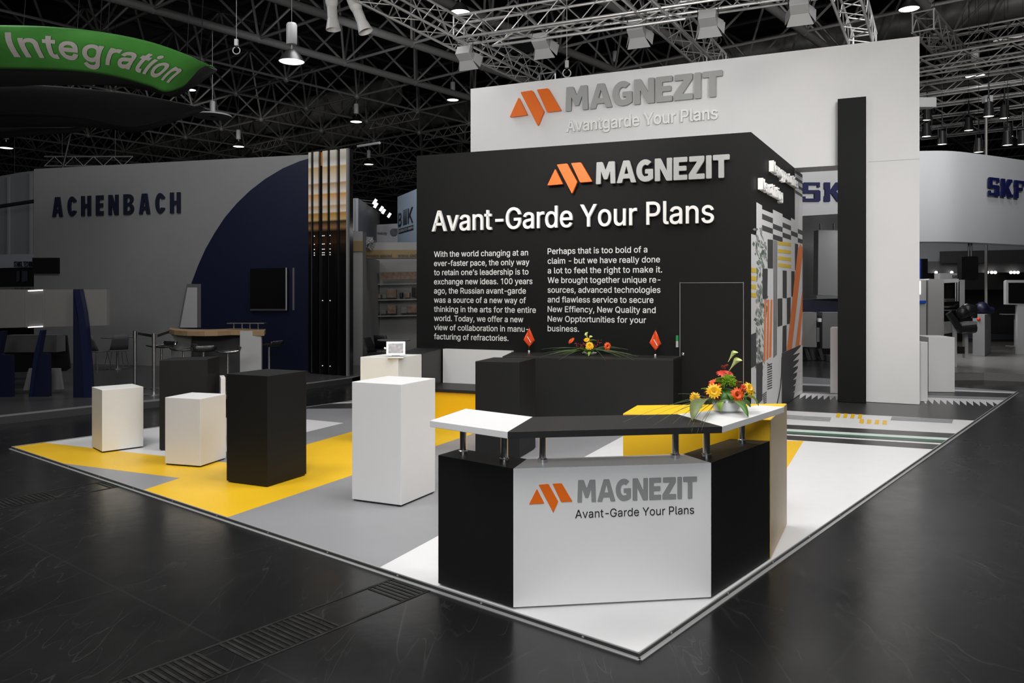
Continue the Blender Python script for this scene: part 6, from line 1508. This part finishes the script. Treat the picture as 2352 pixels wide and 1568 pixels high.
LF = [[(0, 0), (0, .28), (.04, .33), (.04, .62), (0, .67), (0, 1), (.76, 1), (.76, .70), (.64, .70), (.64, .84), (.27, .84), (.27, .60), (.58, .60), (.58, .42), (.27, .42), (.27, 0)]]
SKF = word([(LS, .76), (LK, .84), (LF, .76)], .16, .012)
SPs = Plane(xy(at_depth(2262, 430, 19.72)), xy(at_depth(2352, 430, 20.55)))
s0, z0 = SPs.pix(2267, 449); s1, _ = SPs.pix(2349, 449); _, z1 = SPs.pix(2267, 407)
letter_on(SPs, SKF, s0, z0, s1 - s0, z1 - z0, .04, .02).build('wall_lettering', SKFBLUE, sk, label='dark blue capitals SKF')
# fascia with the same capitals, seen through the portal
fs_ = thing('sign_fascia', 'grey fascia with dark blue capitals seen through the white portal', 'sign', at_depth(1885, 490, 21))
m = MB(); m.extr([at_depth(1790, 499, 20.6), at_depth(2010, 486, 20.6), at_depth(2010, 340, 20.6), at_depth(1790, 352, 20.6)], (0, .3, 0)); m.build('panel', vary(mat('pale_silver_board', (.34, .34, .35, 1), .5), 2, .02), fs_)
for u in (1800, 2000): q = at_depth(u, 480, 20.8); MB().box((q.x, q.y, q.z / 2 + .03), (.12, .12, q.z - .06)).build('post', GWALLD, fs_)
FPl = Plane(xy(at_depth(1790, 450, 20.58)), xy(at_depth(2010, 450, 20.58)))
s0, z0 = FPl.pix(1843, 463); s1, _ = FPl.pix(1986, 463); _, z1 = FPl.pix(1843, 419)
letter_on(FPl, SKF, s0, z0, s1 - s0, z1 - z0, .03, .004).build('wall_lettering', SKFBLUE, fs_)
# the room seen through the portal
rm = thing('booth_room', 'grey furnished booth seen through the white portal opening', 'exhibition stand', at_depth(1880, 840, 22))
panel_px([(1780, 815), (1990, 815), (1990, 480), (1780, 480)], 25, .1, 'back_wall', GWALLD, rm)
panel_px([(1790, 688), (1876, 686), (1876, 562), (1790, 562)], 23.5, .08, 'panel', mat('brown_grey_board', (.085, .083, .08, 1), .6), rm)
panel_px([(1878.5, 677), (1926, 680), (1960, 680), (1960, 530), (1880, 528)], 22.4, .35, 'cabinet_door', GWALLD, rm)
m = MB()
for u in (1884, 1915): q = at_depth(u, 528, 22.5); m.tube([q, q + Vector((0, 0, .18))], .02, 6)
m.build('hook', BLACKMETAL, rm)
panel_px([(1790, 717), (1990, 716), (1990, 684), (1790, 689)], 22.8, .2, 'navy_strip', NAVYWALL, rm)
panel_px([(1780, 795), (1875, 797), (1875, 717), (1780, 717)], 21.8, .4, 'desk_front', PANELG, rm); panel_px([(1889, 800), (1990, 800), (1990, 717), (1889, 717)], 21.8, .4, 'desk_front', GWALLD, rm)
panel_px([(1876, 785), (1888, 785), (1888, 752), (1876, 752)], 22.0, .05, 'white_panel', GWALL, rm); panel_px([(1876, 752), (1888, 752), (1888, 735), (1876, 735)], 22.0, .05, 'dark_panel', BLACKMETAL, rm)
panel_px([(1880, 739), (1887, 739), (1887, 731), (1880, 731)], 21.7, .1, 'white_part', WHITE, rm)
panel_px([(1780, 838), (1990, 832), (1990, 797), (1780, 797)], 22.3, .1, 'dark_base', DGREY, rm)
m = MB()
for u in (1850, 1861, 1882, 1915): m.tube([at_depth(u, 800, 22), at_depth(u + 8, 826, 22)], .05, 6)
m.build('desk_leg', STEEL, rm)
# raised floor of the right-hand stand
rz = .12
rp = thing('stand_platform', 'pale raised floor with metal edge under the machines at right', 'platform', at_depth(2260, 870, 18.2))
edge = [G(u, v, rz) for u, v in ((2090, 858), (2195, 857), (2260, 857), (2330, 859.5), (2470, 864))]
MB().prism([xy(p) for p in edge] + [(26, 32), (9, 34)], FZ, rz).build('deck', vary(mat('satin_grey_brown_floor', (.20, .19, .18, 1), .3), 3, .06), rp)
MB().prism([xy(p) for p in edge] + [xy(p + Vector((0, .09, 0))) for p in edge[::-1]], rz, rz + .006).build('metal_edge', ALU, rp)
# back of the stand
bw = thing('booth_back', 'dark back of the right-hand stand with grey bands and small ceiling spots', 'exhibition wall', at_depth(2250, 700, 27))
panel_px([(2090, 760), (2500, 775), (2500, 660), (2090, 660)], 27.5, .1, 'dark_wall', BLACKMETAL, bw)
panel_px([(2090, 602), (2500, 602), (2500, 540), (2090, 540)], 26.5, .1, 'pale_wall', SILVER, bw)
panel_px([(2162, 604), (2500, 600), (2500, 570), (2162, 577)], 26.0, .1, 'dark_band', DGREY, bw); panel_px([(2130, 627), (2500, 624), (2500, 598), (2130, 600)], 26.2, .1, 'grey_band', GWALLD, bw)
panel_px([(2090, 665), (2500, 665), (2500, 624), (2090, 626)], 26.8, .1, 'dark_wall', mat('charcoal_board', (.012, .012, .012, 1), .5), bw)
m = MB()
for u in (2150, 2186, 2268, 2278, 2286, 2322, 2330, 2338): m.sphere(at_depth(u, 625.5, 26.1), .05, 8)
m.build('ceiling_spot', LAMP, bw)
panel_px([(2090, 642), (2118, 642), (2118, 594), (2090, 594)], 24.5, .2, 'blue_screen', mat('blue_screen', (.01, .03, .14, 1), .3, emit=(.05, .14, .6, 1), estr=.35), bw); panel_px([(2118, 642), (2131, 642), (2131, 594), (2118, 594)], 24.4, .2, 'dark_screen', SCREEN, bw)
def gz(u, v): return G(u, v, rz)
# tall white machine cabinet
mc = thing('machine_cabinet', 'tall white cabinet with black window and chrome rods at right', 'machine', at_depth(2165, 850, 18.9))
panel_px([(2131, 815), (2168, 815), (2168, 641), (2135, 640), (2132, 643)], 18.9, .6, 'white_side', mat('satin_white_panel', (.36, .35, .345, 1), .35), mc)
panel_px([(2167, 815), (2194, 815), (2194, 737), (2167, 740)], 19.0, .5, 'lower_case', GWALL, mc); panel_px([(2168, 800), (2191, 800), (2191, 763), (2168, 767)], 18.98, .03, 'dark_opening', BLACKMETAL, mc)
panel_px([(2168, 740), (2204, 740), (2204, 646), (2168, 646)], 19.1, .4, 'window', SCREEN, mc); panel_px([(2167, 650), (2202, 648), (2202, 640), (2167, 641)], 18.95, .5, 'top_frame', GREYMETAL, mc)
m = MB()
for v in (687, 691, 704, 712): m.tube([at_depth(2168, v, 18.95), at_depth(2194, v, 18.95)], .02, 6)
for u in (2195, 2200): m.tube([at_depth(u, 648, 18.95), at_depth(u, 692, 18.95)], .018, 6)
m.build('chrome_rod', CHROME, mc, smooth=True)
m = MB(); q = at_depth(2194, 740, 18.6); m.box(q, (.12, .1, .55), 0, tilt=Matrix.Rotation(-.62, 3, 'Y')); m.build('tilted_arm', BLACKMETAL, mc)
m = MB(); m.tube([at_depth(2206, 755, 18.8), at_depth(2238, 752, 18.8)], .13, 10); m.sphere(at_depth(2222, 712, 18.9), .16, 10); m.sphere(at_depth(2210, 718, 18.8), .14, 10); m.tube([at_depth(2232, 700, 19), at_depth(2232, 730, 19)], .12, 10); m.build('motor', BLACKMETAL, mc, smooth=True)
panel_px([(2210, 766), (2245, 757), (2245, 738), (2210, 742)], 18.7, .3, 'grey_tray', GWALL, mc)
panel_px([(2216, 822), (2224, 822), (2224, 764), (2216, 764)], 19.0, .1, 'stand_leg', ENDP, mc); panel_px([(2200, 812), (2216, 812), (2216, 796), (2200, 796)], 18.8, .2, 'black_box', BLACKMETAL, mc)
panel_px([(2190, 846), (2198, 846), (2198, 740), (2190, 740)], 18.7, .05, 'glass_edge', ENDP, mc)
# slim white display by the portal edge
t = thing('light_display', 'slim white display with blue stripe beside the portal wall edge', 'display', at_depth(2120, 860, 18.5))
panel_px([(2100, 840.5), (2127, 840.5), (2127, 643), (2100, 643)], 18.8, .3, 'body', ENDP, t); panel_px([(2100, 676), (2115, 676), (2115, 645), (2100, 645)], 18.78, .02, 'light_panel', LAMPW, t); panel_px([(2100, 697), (2127, 696), (2127, 690), (2100, 690)], 18.75, .05, 'blue_stripe', BLUEP, t)
# small lettered panel behind the machine
t = thing('sign_column', 'grey column with small dark capitals behind the machine cabinet', 'sign', at_depth(2190, 640, 22.5))
panel_px([(2159, 715), (2216, 715), (2216, 627), (2159, 627)], 22.5, .3, 'panel', GWALL, t)
Pc = Plane(xy(at_depth(2159, 640, 22.48)), xy(at_depth(2216, 640, 22.48))); s0, z0 = Pc.pix(2187, 638); s1, _ = Pc.pix(2205, 638)
letter_on(Pc, SKF, s0, z0, s1 - s0, .075, .01, .004).build('sign_lettering', BLACKPRINT, t)
# hanging black speaker-like screen
t = thing('hanging_screen', 'black screen hung on rods under the curved wall at right', 'screen', at_depth(2228, 640, 20.5))
panel_px([(2209, 642), (2240, 643), (2247, 640), (2247, 589), (2240, 588), (2209, 590)], 19.75, .2, 'screen', SCREEN, t)
m = MB()
for u in (2225, 2231): m.tube([at_depth(u, 588, 19.85), at_depth(u, 556, 19.85)], .02, 6)
m.build('hanging_rod', BLACKMETAL, t)
# pedestals on the raised floor
pz = lambda u, v: gz(u, v)
t = thing('machine_pedestal', 'grey pedestal with a red button and dark blue machine on top at right', 'pedestal', pz(2250, 820))
f, l, r = pz(2262, 818.5), pz(2234, 817), pz(2276, 812); b = l + r - f; MB().prism([xy(p) for p in (f, l, b, r)], rz + .002, EYE - (722 - HY) * f.y / F).build('body', GWALL, t, bevel=.006)
hp = EYE - (722 - HY) * f.y / F; c = (f + b) / 2; c.z = hp
MB().sphere(c + Vector((0, 0, .16)), .18, 12).tube([c + Vector((-.3, 0, .1)), c + Vector((.3, 0, .1))], .1, 10).build('blue_motor', NAVYWALL, t, smooth=True)
q = l.lerp(f, .5); q.z = EYE - (733 - HY) * q.y / F; MB().sphere(q, .05, 8).build('red_button', PETR, t, smooth=True)
t = thing('display_counter', 'pale rounded counter with blue blocks at the right edge', 'counter', pz(2310, 782))
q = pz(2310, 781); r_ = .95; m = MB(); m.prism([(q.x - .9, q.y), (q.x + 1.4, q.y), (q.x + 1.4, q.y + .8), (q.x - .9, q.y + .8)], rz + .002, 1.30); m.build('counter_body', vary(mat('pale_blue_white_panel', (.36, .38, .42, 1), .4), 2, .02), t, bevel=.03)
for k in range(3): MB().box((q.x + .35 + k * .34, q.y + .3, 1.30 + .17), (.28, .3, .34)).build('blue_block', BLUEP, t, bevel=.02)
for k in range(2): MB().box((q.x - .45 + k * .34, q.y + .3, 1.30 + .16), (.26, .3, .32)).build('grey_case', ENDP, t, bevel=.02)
t = thing('glass_table', 'slim clear table on a thin leg before the pale counter', 'table', pz(2331, 795))
q = pz(2331, 795); MB().box(q + Vector((0, 0, .01)), (.42, .3, .02)).build('foot', ENDP, t); MB().tube([q, q + Vector((0, 0, 1.02))], .025, 8).build('leg', ENDP, t); MB().box(q + Vector((0, 0, 1.03)), (.75, .4, .02)).build('table_top', ENDP, t)
t = thing('framed_screen', 'pale framed dark screen standing at the right edge', 'screen', at_depth(2335, 700, 22.5))
panel_px([(2311, 699), (2400, 702), (2400, 643), (2314, 643), (2311, 646)], 22.5, .12, 'frame', ENDP, t); panel_px([(2317, 696), (2394, 698), (2394, 649), (2317, 649)], 22.48, .02, 'screen', SCREEN, t)
m = MB(); q = at_depth(2350, 700, 22.5); m.box((q.x, q.y + .06, (q.z + rz) / 2), (.3, .1, q.z - rz)); m.build('stand', ENDP, t)
